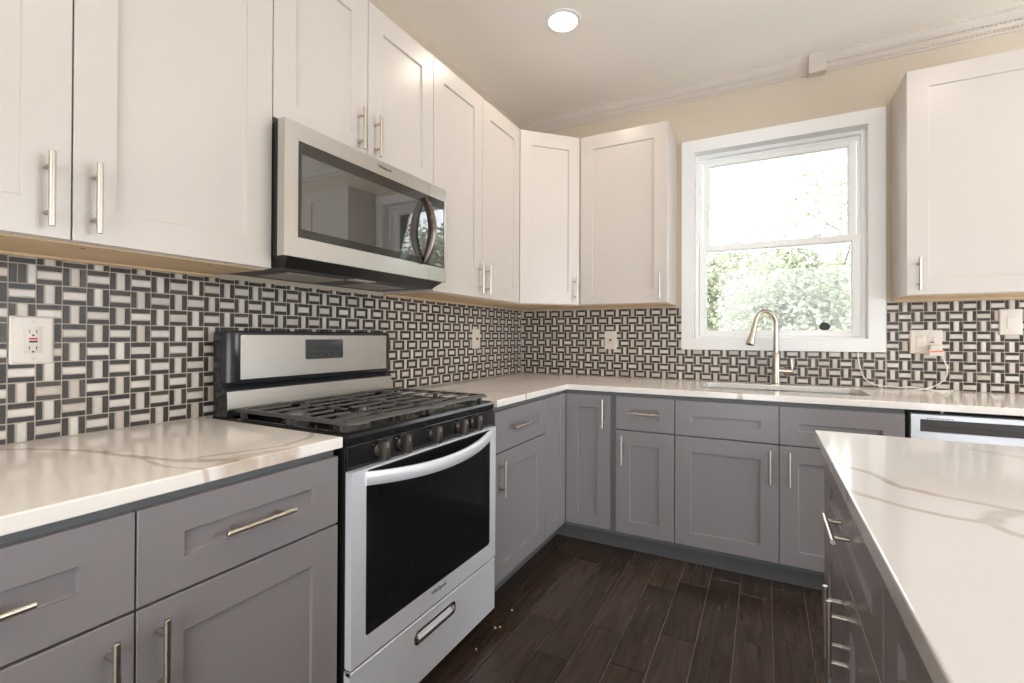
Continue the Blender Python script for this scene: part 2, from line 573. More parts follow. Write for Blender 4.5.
# floor: planks along y, each its own piece on a darker base
bm = NB()
box(bm, (-0.15, YR, -0.10), (XR, 0.15, -0.004), mi=1)
random.seed(5)
pw = 0.1335
known = {5: [-0.651, -1.461], 6: [-0.767, -1.32], 7: [-1.019, -0.689, -1.515], 8: [-0.70, -1.27], 9: [-0.85, -1.45], 10: [-0.757, -1.2], 11: [-0.65, -1.5], 12: [-0.74, -1.1], 4: [-0.66, -1.683, -1.15]}
x = 0.745 - 6 * pw
k = 0
while x < XR:
    x1 = min(x + pw, XR)
    cuts = sorted(known.get(k, []), reverse=True)
    y = 0.0
    while y > YR:
        if cuts:
            ny = cuts.pop(0)
        else:
            ny = y - random.choice((0.38, 0.55, 0.62, 0.75, 0.9, 1.1))
        ny = max(ny, YR)
        if y - ny > 0.02:
            g = 0.0011
            a, b = Vector((x + g, ny + .0021, 0)), Vector((x1 - g, y - .0021, 0))
            c = 0.0012
            top = [bm.verts.new((px, py, 0)) for px, py in ((a.x + c, a.y + c), (b.x - c, a.y + c), (b.x - c, b.y - c), (a.x + c, b.y - c))]
            low = [bm.verts.new((px, py, -0.004)) for px, py in ((a.x, a.y), (b.x, a.y), (b.x, b.y), (a.x, b.y))]
            bm.faces.new(top)
            for i in range(4):
                bm.faces.new((low[i], low[(i + 1) % 4], top[(i + 1) % 4], top[i]))
        y = ny
    x = x1
    k += 1
struct(mesh_obj('floor', bm, [M['plank'], M['gap']]))

bm = NB(); box(bm, (-0.15, YR - 0.15, CEIL), (XR + 0.15, 0.15, CEIL + 0.12))
struct(mesh_obj('ceiling', bm, M['ceiling']))
bm = NB(); box(bm, (-0.15, YR - 0.15, 0), (0, 0.15, CEIL))
wall_left = struct(mesh_obj('wall_left', bm, M['wall']))
# back wall with the window opening
WX0, WX1, WZ0, WZ1 = 1.2377, 2.163, 1.170, 2.363
bm = NB()
box(bm, (0, 0, 0), (WX0, 0.15, CEIL)); box(bm, (WX1, 0, 0), (XR + 0.15, 0.15, CEIL))
box(bm, (WX0, 0, 0), (WX1, 0.15, WZ0)); box(bm, (WX0, 0, WZ1), (WX1, 0.15, CEIL))
wall_back = struct(mesh_obj('wall_back', bm, M['wall']))
# right wall with a wide glazed opening, rear wall the same
bm = NB()
box(bm, (XR, YR - 0.15, 0), (XR + 0.15, -2.6, CEIL)); box(bm, (XR, -0.6, 0), (XR + 0.15, 0, CEIL))
box(bm, (XR, -2.6, 2.35), (XR + 0.15, -0.6, CEIL)); box(bm, (XR, -2.6, 0), (XR + 0.15, -0.6, 0.05))
struct(mesh_obj('wall_right', bm, M['wall_white']))
bm = NB()
box(bm, (0, YR - 0.15, 0), (0.9, YR, CEIL)); box(bm, (3.7, YR - 0.15, 0), (XR, YR, CEIL))
box(bm, (0.9, YR - 0.15, 2.35), (3.7, YR, CEIL)); box(bm, (0.9, YR - 0.15, 0), (3.7, YR, 0.05))
struct(mesh_obj('wall_rear', bm, M['wall_white']))

# crown moulding with a beaded band
bm = NB()
prism(bm, [(0, 2.688), (-0.006, 2.688), (-0.010, 2.694), (-0.012, 2.712), (-0.020, 2.722), (-0.024, 2.738), (-0.036, 2.752),
           (-0.043, 2.764), (-0.045, 2.772), (-0.050, 2.775), (-0.050, CEIL), (0, CEIL)], (0.0, XR), 'x')
xx = 0.012
while xx < XR:
    if not 1.865 < xx < 1.955:
        box(bm, (xx, -0.0165, 2.697), (xx + 0.010, -0.008, 2.709))
        box(bm, (xx + 0.002, -0.030, 2.727), (xx + 0.009, -0.018, 2.735))
    xx += 0.017
crown = struct(mesh_obj('trim_1', bm, M['crown']))
bm = NB()
prism(bm, [(0, 2.676), (-0.052, 2.676), (-0.058, 2.684), (-0.058, CEIL), (0, CEIL)], (1.868, 1.952), 'x', 0.002)
mesh_obj('joint_block', bm, M['crown'], crown)

# ---- mosaic backsplash: basket weave blocks of three strips
def mosaic(P, u0, pu, cu, v0, pv, cv, regions, parity, odd=()):
    """P(u, v, n) -> point; blocks from u0 by pitch pu, v0 by pv; regions = list of (ua, va, ub, vb)"""
    bm = NB()
    th, g = 0.0045, 0.0011
    for ra in regions:                                   # the grout bed
        q = [bm.verts.new(P(u, v, 0.0026)) for u, v in ((ra[0], ra[1]), (ra[2], ra[1]), (ra[2], ra[3]), (ra[0], ra[3]))]
        q2 = [bm.verts.new(P(u, v, 0.0002)) for u, v in ((ra[0], ra[1]), (ra[2], ra[1]), (ra[2], ra[3]), (ra[0], ra[3]))]
        bm.faces.new(q).material_index = 2
        for i in range(4):
            bm.faces.new((q2[i], q2[(i + 1) % 4], q[(i + 1) % 4], q[i])).material_index = 2
    for ra in regions:
        i0, i1 = int(math.floor((ra[0] - u0) / pu)), int(math.ceil((ra[2] - u0) / pu))
        j0, j1 = int(math.floor((ra[1] - v0) / pv)), int(math.ceil((ra[3] - v0) / pv))
        for i in range(i0, i1):
            for j in range(j0, j1):
                ua, va = u0 + i * pu, v0 + j * pv
                vert = (i + j + parity) % 2 == 0
                cuts = [0, 0.30, 0.70, 1.0] if random.random() < 0.5 else [0, 0.31, 0.68, 1.0]
                order = (0, 1, 0)
                if (i, j) in odd:
                    order = (0, 0, 1); cuts = [0, 0.33, 0.67, 1.0]
                for s in range(3):
                    if vert:
                        r = [ua + cuts[s] * pu, va, ua + cuts[s + 1] * pu, va + pv]
                    else:
                        r = [ua, va + cuts[s] * pv, ua + pu, va + cuts[s + 1] * pv]
                    g1, g2 = g + random.random() * 0.0005, g + random.random() * 0.0005
                    r = [r[0] + g1, r[1] + g2, r[2] - g2, r[3] - g1]
                    r = [max(r[0], ra[0] + .001), max(r[1], ra[1] + .001), min(r[2], ra[2] - .001), min(r[3], ra[3] - .001)]
                    if r[2] - r[0] < 0.004 or r[3] - r[1] < 0.004:
                        continue
                    c = 0.0007
                    t_ = th + random.random() * 0.0006
                    top = [bm.verts.new(P(u, v, t_)) for u, v in ((r[0] + c, r[1] + c), (r[2] - c, r[1] + c), (r[2] - c, r[3] - c), (r[0] + c, r[3] - c))]
                    low = [bm.verts.new(P(u, v, 0.0022)) for u, v in ((r[0], r[1]), (r[2], r[1]), (r[2], r[3]), (r[0], r[3]))]
                    bm.faces.new(top).material_index = order[s]
                    for q in range(4):
                        bm.faces.new((low[q], low[(q + 1) % 4], top[(q + 1) % 4], top[q])).material_index = order[s]
    return bm
random.seed(3)
TILES = [M['tile_dark'], M['tile_white'], M['grout']]
bm = mosaic(lambda u, v, n: (n, u, v), -2.656, 0.04905, 0, 1.359, 0.0495, 0,
            [(-3.12, 0.9125, -0.006, 1.3765), (-2.2095, 0.86, -1.4135, 0.9125)], 1, {(0, -1)})
o = mesh_obj('mosaic_backsplash', bm, TILES, wall_left)
bm = mosaic(lambda u, v, n: (u, -n, v), 2.286, 0.0521, 0, 1.320, 0.0515, 0,
            [(0.0055, 0.9125, 1.172, 1.3765), (1.172, 0.9125, 2.229, 1.105), (2.229, 0.9125, 3.25, 1.3765)], 0)
mesh_obj('mosaic_backsplash', bm, TILES, wall_back)

# ---- the window
win = bpy.data.objects.new('window_1', None)
COL.objects.link(win); win.location = (0, 0, 0); struct(win)
win['label'] = 'white double-hung window over the sink'
bm = NB()   # flat casing on the wall
ox = (1.173, 1.105, 2.228, 2.4275)
def pframe(bm, o, i, y0, y1, bev=0.0):
    """mitre-free frame of four boards between outer o and inner i = (x0,z0,x1,z1)"""
    box(bm, (o[0], y0, o[1]), (i[0], y1, o[3]), bev); box(bm, (i[2], y0, o[1]), (o[2], y1, o[3]), bev)
    box(bm, (i[0], y0, o[1]), (i[2], y1, i[1]), bev); box(bm, (i[0], y0, i[3]), (i[2], y1, o[3]), bev)
ring_plate(bm, [(ox[0], ox[1]), (ox[2], ox[1]), (ox[2], ox[3]), (ox[0], ox[3])], [(WX0, WZ0), (WX1, WZ0), (WX1, WZ1), (WX0, WZ1)], -0.018, -0.0003)
mesh_obj('casing', bm, M['trim'], win)
bm = NB()   # jamb lining
pframe(bm, (WX0 - .001, WZ0 - .001, WX1 + .001, WZ1 + .001), (WX0 + .012, WZ0 + .008, WX1 - .012, WZ1 - .012), -0.017, 0.15)
mesh_obj('jamb', bm, M['trim'], win)
bm = NB()   # vinyl frame with stepped tracks
a = (WX0 + .012, WZ0 + .008, WX1 - .012, WZ1 - .012)
pframe(bm, a, (a[0] + .020, a[1] + .012, a[2] - .020, a[3] - .022), 0.058, 0.145, 0.001)
pframe(bm, (a[0] + .019, a[1] + .012, a[2] - .019, a[3] - .021), (a[0] + .034, a[1] + .016, a[2] - .034, a[3] - .036), 0.092, 0.145, 0.001)
mesh_obj('window_frame', bm, M['vinyl'], win)
bm = NB()   # upper sash, behind
u = (1.289, 1.728, 2.113, 2.326); ui = (1.327, 1.767, 2.075, 2.284)
pframe(bm, u, ui, 0.098, 0.128, 0.0015)
pframe(bm, ui, (ui[0] + .004, ui[1] + .004, ui[2] - .004, ui[3] - .004), 0.108, 0.124)
us = mesh_obj('upper_sash', bm, M['vinyl'], win)
bm = NB(); box(bm, (ui[0], 0.113, ui[1]), (ui[2], 0.117, ui[3])); mesh_obj('pane', bm, M['glass'], us)
bm = NB()   # lower sash, in front
l = (1.272, 1.192, 2.130, 1.769); li = (1.312, 1.222, 2.088, 1.730)
pframe(bm, l, li, 0.060, 0.091, 0.002)
pframe(bm, li, (li[0] + .004, li[1] + .004, li[2] - .004, li[3] - .004), 0.070, 0.086)
ls = mesh_obj('lower_sash', bm, M['vinyl'], win)
bm = NB(); box(bm, (li[0], 0.076, li[1]), (li[2], 0.080, li[3])); mesh_obj('pane', bm, M['glass'], ls)
for lx in (1.494, 1.912):
    bm = NB()
    box(bm, (lx - .028, 0.064, 1.769), (lx + .028, 0.090, 1.774), 0.0015)
    lathe(bm, [(0.013, 1.774), (0.013, 1.779), (0.008, 1.782)], (lx, 0.077, 0), 16)
    prism(bm, [(lx - .004, 0.070), (lx + .03, 0.064), (lx + .032, 0.070), (lx, 0.082)], (1.777, 1.783), 'z')
    mesh_obj('sash_lock', bm, M['vinyl'], ls)
bm = NB()
A = [bm.verts.new((1.958 + 0.027 * math.cos(2 * PI * q / 28), 0.0757, 1.247 + 0.0245 * math.sin(2 * PI * q / 28))) for q in range(28)]
B = [bm.verts.new((v.co.x, 0.0752, v.co.z)) for v in A]
bm.faces.new(A[::-1]); bm.faces.new(B)
for q in range(28):
    bm.faces.new((A[q], A[(q + 1) % 28], B[(q + 1) % 28], B[q]))
o = mesh_obj('sticker', bm, M['sticker'], ls)
o['label'] = 'round black sticker on the lower pane'

# ================================================================== CABINET KIT
# local space of every cabinet: x to the right as one faces it, front at y = -depth, back at y = 0
DT = 0.020                                                     # door thickness
def shaker(bm, x0, x1, z0, z1, yb, stile=0.076, rail=None, t=DT, depth=0.009):
    """five-piece shaker front: back plane yb, front plane yb - t, a sunk flat panel"""
    rail = rail or (stile, stile)
    def ring(ix, iz0, iz1, y):
        return [bm.verts.new(p) for p in ((x0 + ix, y, z0 + iz0), (x1 - ix, y, z0 + iz0), (x1 - ix, y, z1 - iz1), (x0 + ix, y, z1 - iz1))]
    c = 0.0014
    R = [ring(0, 0, 0, yb), ring(0, 0, 0, yb - t + c), ring(c, c, c, yb - t), ring(stile - .0008, rail[0] - .0008, rail[1] - .0008, yb - t),
         ring(stile, rail[0], rail[1], yb - t + .0008), ring(stile + .0006, rail[0] + .0006, rail[1] + .0006, yb - t + depth - .001),
         ring(stile + .0022, rail[0] + .0022, rail[1] + .0022, yb - t + depth)]
    for A, B in zip(R, R[1:]):
        for i in range(4):
            bm.faces.new((A[i], A[(i + 1) % 4], B[(i + 1) % 4], B[i]))
    bm.faces.new(R[0][::-1]); bm.faces.new(R[-1])

def bar_pull(name, parent, c, vertical, yf, length=0.157, spacing=0.096, mat=None):
    """bar pull standing off the front plane yf; c = (x, z) of its middle"""
    bm = NB()
    r, off = 0.0058, 0.031
    y = yf - off
    h = length / 2; s = spacing / 2
    d = Vector((0, 0, 1)) if vertical else Vector((1, 0, 0))
    C = Vector((c[0], y, c[1]))
    tube(bm, [C - d * h, C - d * (h - .001), C + d * (h - .001), C + d * h], [r - .001, r, r, r - .001], 14)
    for q in (-s, s):
        p = C + d * q
        tube(bm, [(p.x, yf + .0002, p.z), (p.x, y + 0.004, p.z)], 0.0048, 10)
    return mesh_obj(name, bm, mat or M['nickel'], parent, 40)

def upper_cabinet(label, loc, rotz, w, h, doors, depth=0.2855, group=None, rail=(0.078, 0.087), stile=0.076):
    """doors: (x0, x1, handle x or None)"""
    t = thing('upper_cabinet', label, 'cabinet', loc, rotz, group)
    bm = NB()
    box(bm, (0.0005, -depth, 0.0), (w - .0005, -0.0005, h), 0.001, 1)
    mesh_obj('carcass', bm, M['white_paint'], t)
    bm = NB()
    box(bm, (0.004, -depth + 0.012, -0.0025), (w - .004, -0.012, 0.0001))
    box(bm, (0.004, -0.017, -0.0085), (w - .004, -0.0006, 0.0001))
    for q in (0.12, 0.55, 0.85):
        cyl(bm, (w * q, -depth * 0.8, -0.0032), (w * q, -depth * 0.8, -0.0010), 0.004, 10, 1)
    mesh_obj('underside', bm, [M['maple'], M['dark_metal']], t)['label'] = 'bare maple underside'
    for x0, x1, hx in doors:
        bm = NB()
        shaker(bm, x0 + .0015, x1 - .0015, 0.0015, h - .002, -depth, stile, rail)
        d = mesh_obj('door', bm, M['white_paint'], t, 30)
        if hx is not None:
            bar_pull('handle', d, (hx, 0.099), True, -depth - DT)
    return t

# ---- upper cabinets
ZB, ZT = 1.386, 2.459
HU = ZT - ZB
QL = PI / 2
UY = [-3.0978, -2.1831, -1.4165, -0.5897]
upper_cabinet('white double-door wall cabinet left of the microwave', (0, UY[0], ZB), QL, UY[1] - UY[0], HU,
              [(0, 0.4574, 0.4574 - 0.041), (0.4574, UY[1] - UY[0], 0.4574 + 0.036)])
w2 = UY[2] - UY[1]
t = upper_cabinet('short white two-door wall cabinet directly over the microwave', (0, UY[1], 1.852), QL, w2, ZT - 1.852,
                  [(0, 0.378, 0.378 - 0.043), (0.378, w2, 0.378 + 0.038)], rail=(0.07, 0.087))
for d in t.children:                                            # its pulls sit just over the door bottoms
    for hdl in d.children:
        hdl.location.z -= 0.003
w3 = UY[3] - UY[2]
upper_cabinet('white two-door wall cabinet between the microwave and the corner cabinet', (0, UY[2], ZB), QL, w3, HU,
              [(0, w3 / 2 - .004, w3 / 2 - 0.038), (w3 / 2 - .004, w3, w3 / 2 + 0.032)])
# diagonal corner cabinet
t = thing('upper_cabinet', 'white diagonal corner wall cabinet with a single door', 'cabinet', (0, 0, ZB))
e = 0.5885
bm = NB()
prism(bm, [(0.0005, -0.0005), (0.0005, -e), (0.867 - e, -e), (e, -(0.867 - e)), (e, -0.0005)], (0, HU), 'z', 0.001, 0, 1)
mesh_obj('carcass', bm, M['white_paint'], t)
bm = NB()
prism(bm, [(0.012, -0.012), (0.012, -e + .01), (0.867 - e - .004, -e + .01), (e - .01, -(0.867 - e) + .004), (e - .01, -0.012)], (-0.0025, 0.0001), 'z')
mesh_obj('underside', bm, M['maple'], t)['label'] = 'bare maple underside'
bm = NB()
dl = 0.3978
shaker(bm, -dl / 2, dl / 2, 0.0015, HU - .002, 0, 0.076, (0.078, 0.087))
mid = (0.867 / 2 + 0.0001, -0.867 / 2 - 0.0001)
d = mesh_obj('door', bm, M['white_paint'], t, 30, (mid[0], mid[1], 0), PI / 4)
bar_pull('handle', d, (dl / 2 - 0.030, 0.099), True, -DT)
# back wall cabinets
XA, XB_ = 0.5900, 1.1401
upper_cabinet('white single-door wall cabinet left of the window', (XA, 0, ZB), 0, XB_ - XA, HU, [(0.002, XB_ - XA, XB_ - XA - 0.041)], stile=0.080)
upper_cabinet('white wall cabinet right of the window', (2.2526, 0, ZB), 0, 0.55, HU, [(0, 0.55, 0.046)], stile=0.084)

# ---- base cabinets
HC = 0.8825
def open_box(bm, w, depth, z0, z1, th=0.018, frame=0.038, rail_z=None):
    """open-topped carcass with a face frame"""
    box(bm, (0.0005, -depth, z0), (th, -0.002, z1)); box(bm, (w - th, -depth, z0), (w - .0005, -0.002, z1))
    box(bm, (th, -depth, z0), (w - th, -0.002, z0 + th)); box(bm, (th, -0.010, z0 + th), (w - th, -0.002, z1))
    box(bm, (th, -depth, z1 - 0.030), (w - th, -depth + 0.018, z1))
    if rail_z:
        box(bm, (th, -depth, rail_z - 0.02), (w - th, -depth + 0.018, rail_z + 0.02))
    box(bm, (th, -depth, z0 + th), (th + frame - .018, -depth + 0.018, z1 - .03)); box(bm, (w - th - frame + .018, -depth, z0 + th), (w - th, -depth + 0.018, z1 - .03))

def base_cabinet(label, loc, rotz, w, fronts, depth=0.6148, kick=True, name='base_cabinet', mullions=()):
    """fronts: (kind, x0, x1, z0, z1, handle) with handle ('v'|'h', x, z) or None"""
    t = thing(name, label, 'cabinet', loc, rotz)
    bm = NB()
    open_box(bm, w, depth, 0.105, HC, rail_z=0.681)
    for m_ in mullions:
        box(bm, (m_ - .02, -depth, 0.123), (m_ + .02, -depth + .018, 0.852))
    mesh_obj('carcass', bm, M['grey_shaded'], t)
    bm = NB()
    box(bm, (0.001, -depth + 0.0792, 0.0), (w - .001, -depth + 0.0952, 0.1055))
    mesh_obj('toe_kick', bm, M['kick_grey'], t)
    for kind, x0, x1, z0, z1, hd in fronts:
        bm = NB()
        if kind == 'drawer':
            shaker(bm, x0 + .0016, x1 - .0016, z0, z1, -depth, 0.077, (0.0645, 0.0645))
        else:
            shaker(bm, x0 + .0016, x1 - .0016, z0, z1, -depth, 0.077, (0.068, 0.077))
        o = mesh_obj(kind if kind != 'false' else 'false_drawer', bm, M['grey_paint'], t, 30) if kind != 'false' else None
        if hd:
            bar_pull('handle', o, (hd[1], hd[2]), hd[0] == 'v', -depth - DT)
    return t
ZD0, ZD1, ZO0, ZO1 = 0.6838, 0.8605, 0.1285, 0.6782
HZ = 0.577
YL1 = -2.2120
wA = 0.8980; sA = wA - 0.4460
base_cabinet('grey base cabinet left of the stove with two drawers and two doors', (0, YL1 - wA, 0), QL, wA,
             [('drawer', 0, sA, ZD0, ZD1, ('h', sA / 2 + .01, 0.772)), ('drawer', sA, wA, ZD0, ZD1, ('h', (sA + wA) / 2 - .003, 0.772)),
              ('door', 0, sA, ZO0, ZO1, ('v', sA - 0.039, HZ)), ('door', sA, wA, ZO0, ZO1, ('v', sA + 0.036, HZ))], mullions=(sA,))
y0, y1 = -1.4110, -0.9135
wb = y1 - y0
base_cabinet('narrow grey base cabinet right of the stove with one drawer and one door', (0, y0, 0), QL, wb,
             [('drawer', 0, wb, ZD0, ZD1, ('h', wb / 2 - .047, 0.777)), ('door', 0, wb, ZO0, ZO1, ('v', 0.006 + .032, HZ))])
# corner cabinet with a folding door of two leaves
t = thing('base_cabinet', 'grey corner base cabinet with a folding two-leaf door', 'cabinet', (0, 0, 0))
bm = NB()
F = 0.6148
for zz in (0.105,):
    prism(bm, [(0.002, -0.002), (0.002, -0.9125), (F, -0.9125), (F, -F), (0.9250, -F), (0.9250, -0.002)], (zz, zz + 0.018), 'z')
box(bm, (0.002, -0.9125, 0.123), (F, -0.8950, HC)); box(bm, (0.9080, -F, 0.123), (0.9250, -0.002, HC))
box(bm, (F - .018, -0.8950, 0.845), (F, -F, HC)); box(bm, (F - .018, -F, 0.845), (0.9080, -F + .018, HC))
box(bm, (0.002, -0.895, 0.123), (0.012, -0.002, HC)); box(bm, (0.012, -0.012, 0.123), (0.908, -0.002, HC))
box(bm, (0.893, -F - .0005, 0.105), (0.9250, -F + .018, HC))
mesh_obj('carcass', bm, M['grey_shaded'], t)
bm = NB()
kt = 0.5356
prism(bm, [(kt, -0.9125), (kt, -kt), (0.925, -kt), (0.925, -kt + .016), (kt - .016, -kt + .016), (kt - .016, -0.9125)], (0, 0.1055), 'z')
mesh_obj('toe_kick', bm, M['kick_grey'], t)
bm = NB()
shaker(bm, -0.9105, -0.6365, ZO0, ZD1, -F, 0.074, (0.068, 0.074))
mesh_obj('door', bm, M['grey_paint'], t, 30, (0, 0, 0), QL)
bm = NB()
shaker(bm, 0.6365, 0.8938, ZO0, ZD1, -F, 0.072, (0.068, 0.072))
d = mesh_obj('door', bm, M['grey_paint'], t, 30)
bar_pull('handle', d, (0.8595, 0.762), True, -F - DT)
# drawer unit beside it, then the sink cabinet
x0, x1 = 0.9260, 1.2363
base_cabinet('slim grey base cabinet beside the corner unit with a small drawer over a door', (x0, 0, 0), 0, x1 - x0,
             [('drawer', 0.001, x1 - x0, ZD0, ZD1, ('h', 0.1545, 0.777)), ('door', 0.001, x1 - x0, ZO0, ZO1, ('v', 0.040, HZ))])
x0, x1 = 1.2370, 2.1800
w = x1 - x0
base_cabinet('wide grey sink cabinet with two doors under two blank drawer fronts', (x0, 0, 0), 0, w,
             [('drawer_front', 0.001, 0.4725, ZD0, ZD1, None), ('drawer_front', 0.4725, w - .001, ZD0, ZD1, None),
              ('door', 0.001, 0.4725, ZO0, ZO1, ('v', 0.434, HZ)), ('door', 0.4725, w - .001, ZO0, ZO1, ('v', 0.514, HZ))], mullions=(0.4725,))

# ---- island cabinets face the stove
IXF = 1.8030
def island_unit(label, ya, w):
    base_cabinet(label, (IXF + 0.6348, ya, 0), -QL, w,
                 [('drawer', 0, w, ZD0, ZD1, ('h', w / 2 + .02, 0.777)), ('door', 0, w / 2, ZO0, ZO1, ('v', w / 2 - .030, 0.552)),
                  ('door', w / 2, w, ZO0, ZO1, ('v', w / 2 + 0.036, 0.552))], name='island_cabinet')
island_unit('grey island cabinet at the end nearer the window', -1.530, 0.740)
island_unit('grey island cabinet nearest the viewer under the island worktop', -2.2705, 0.760)

# ================================================================== WORKTOPS
ZC0, ZC1 = 0.8828, 0.9123
QW, QV = (0.92, 0.855, 0.79), (0.50, 0.37, 0.26)
def veins(pts, hw, st=0.8):
    return [(a[0], a[1], b[0], b[1], hw, st) for a, b in zip(pts, pts[1:])]
vl = veins([(0.03, -2.95), (0.058, -2.68), (0.126, -2.634), (0.221, -2.595), (0.307, -2.581), (0.458, -2.555), (0.537, -2.537)], 0.009, 0.75) \
    + veins([(0.40, -2.565), (0.54, -2.575), (0.648, -2.55)], 0.005, 0.6) + veins([(0.537, -2.537), (0.60, -2.50), (0.648, -2.45)], 0.012, 0.75) \
    + veins([(0.54, -2.53), (0.556, -2.46), (0.60, -2.35), (0.571, -2.25), (0.464, -2.16)], 0.008, 0.6) + veins([(0.65, -2.50), (0.62, -2.44), (0.65, -2.36)], 0.026, 0.75)
M['quartz_a'] = quartz('white_quartz_a', QW, QV, vl)
vb = veins([(0.35, -1.41), (0.42, -1.2), (0.479, -1.109), (0.60, -1.12), (0.66, -1.16)], 0.006, 0.7) + veins([(0.479, -1.109), (0.56, -1.0), (0.64, -0.86)], 0.005, 0.6) \
    + veins([(1.48, -0.60), (1.55, -0.66)], 0.008, 0.8) + veins([(0.05, -0.8), (0.25, -0.6), (0.55, -0.42), (0.85, -0.35)], 0.005, 0.4) + veins([(2.0, -0.03), (2.09, -0.16), (2.15, -0.10)], 0.006, 0.5)
M['quartz_b'] = quartz('white_quartz_b', QW, QV, vb)
vi = veins([(1.79, -1.90), (1.832, -1.952), (1.87, -2.036), (1.919, -2.064), (1.966, -2.085), (2.009, -2.103), (2.30, -2.16)], 0.009, 0.7) \
    + veins([(1.78, -2.10), (1.845, -2.155), (1.891, -2.172), (1.941, -2.178), (1.968, -2.226), (2.15, -2.38)], 0.009, 0.7) + veins([(1.942, -2.172), (1.968, -2.13), (2.0, -2.105)], 0.014, 0.65) \
    + veins([(2.1, -1.60), (2.2, -1.68), (2.5, -1.72)], 0.012, 0.25)
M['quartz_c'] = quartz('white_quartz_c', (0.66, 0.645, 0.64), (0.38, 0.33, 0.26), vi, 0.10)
bm = NB(); slab_cells(bm, [0.0062, 0.6463], [-3.112, -2.2095], lambda i, j: True, ZC0, ZC1)
tag(mesh_obj('countertop', bm, M['quartz_a']), 'white quartz worktop left of the stove with beige veins', 'countertop')
HX0, HX1, HY0, HY1 = 1.345, 2.095, -0.462, -0.112
bm = NB()
slab_cells(bm, [0.0062, 0.6463, HX0, HX1, 3.20], [-1.4132, -0.6463, HY0, HY1, -0.0062],
           lambda i, j: (i == 0 or j >= 1) and not (i == 2 and j == 2), ZC0, ZC1, (HX0, HY0, HX1, HY1))
tag(mesh_obj('countertop', bm, M['quartz_b']), 'white quartz corner worktop running under the window with the sink cut-out', 'countertop')
bm = NB(); slab_cells(bm, [1.782, 2.76], [-3.35, -1.506], lambda i, j: True, ZC0, ZC1)
tag(mesh_obj('countertop', bm, M['quartz_c']), 'glossy white quartz island worktop in the right foreground', 'countertop')

# ================================================================== SINK AND FAUCET
t = thing('kitchen_sink', 'stainless double-bowl sink set under the worktop below the window', 'sink', (1.72, -0.287, 0.70))
def bowl(x0, x1):
    bm = NB()
    y0_, y1_ = -0.183, 0.183
    prof = [(0.0, 0.1822), (0.0, 0.0300), (0.012, 0.008), (0.035, 0.0)]
    rings = []
    for ins, z in prof:
        rings.append([bm.verts.new((p[0], p[1], z)) for p in rrect(x0 + ins, y0_ + ins, x1 - ins, y1_ - ins, 0.05 - ins * 0.6, 5)])
    outer = [bm.verts.new((p[0], p[1], 0.1822)) for p in rrect(x0 - .011, y0_ - .02, x1 + .011, y1_ + .02, 0.06, 5)]
    rings.insert(0, outer)
    n = len(outer)
    for A, B in zip(rings, rings[1:]):
        for i in range(n):
            bm.faces.new((A[i], A[(i + 1) % n], B[(i + 1) % n], B[i]))
    bm.faces.new(rings[-1])
    cx = (x0 + x1) / 2
    return bm, cx
for a, b in ((-0.383, -0.023), (0.001, 0.383)):
    bm, cx = bowl(a, b)
    o = mesh_obj('bowl', bm, M['steel_sink'], t, 40)
    sm = o.modifiers.new('thickness', 'SOLIDIFY'); sm.thickness = 0.0012; sm.offset = -1
    bm = NB(); lathe(bm, [(0.045, 0.0006), (0.045, 0.003), (0.036, 0.004), (0.030, 0.002)], (cx, 0.02, 0), 24)
    mesh_obj('drain', bm, M['nickel'], o, 40)

FX, FY = 1.707, -0.062
t = thing('kitchen_faucet', 'brushed nickel gooseneck faucet standing behind the sink', 'faucet', (FX, FY, ZC1))
bm = NB()
lathe(bm, [(0.026, 0.0), (0.026, 0.004), (0.0225, 0.007), (0.0215, 0.03), (0.0205, 0.10), (0.0195, 0.175), (0.0155, 0.182), (0.0140, 0.186)], (0, 0, 0), 24)
mesh_obj('base', bm, M['nickel_faucet'], t, 40)
dx = Vector((-0.72, -0.69, 0))
pts, R = [], 0.0755
for z in (0.18, 0.24, 0.30, 0.335):
    pts.append(Vector((0, 0, z)))
for q in range(1, 19):
    a = PI * 0.93 * q / 18
    pts.append(dx * (R - R * math.cos(a)) + Vector((0, 0, 0.335 + R * 1.15 * math.sin(a))))
bm = NB(); tube(bm, pts, 0.0138, 14); mesh_obj('spout', bm, M['nickel_faucet'], t, 50)
tip = pts[-1]; dn = (pts[-1] - pts[-2]).normalized()
dn = (dn + Vector((0, 0, -0.5)) - dx * 0.05 + dx * 0.22).normalized()
bm = NB()
tube(bm, [tip - dn * .002, tip + dn * 0.004, tip + dn * 0.03, tip + dn * 0.068, tip + dn * 0.115, tip + dn * 0.128],
     [0.0142, 0.0152, 0.0155, 0.0165, 0.0225, 0.0230], 18)
sh = mesh_obj('spray_head', bm, M['nickel_faucet'], t, 40)
bm = NB(); tube(bm, [tip + dn * 0.1282, tip + dn * 0.1315], [0.0195, 0.0185], 18); mesh_obj('nozzle', bm, M['black_plastic'], sh, 40)
bm = NB()
tube(bm, [(0.012, 0, 0.078), (0.055, 0, 0.078)], 0.0155, 16)
tube(bm, [(0.055, 0, 0.078), (0.072, -0.002, 0.078), (0.086, -0.004, 0.080)], [0.0155, 0.0150, 0.0120], 16)
tube(bm, [(0.080, -0.004, 0.076), (0.079, -0.004, 0.11), (0.076, -0.003, 0.150)], [0.0065, 0.0055, 0.0045], 10)
mesh_obj('handle', bm, M['nickel_faucet'], t, 40)

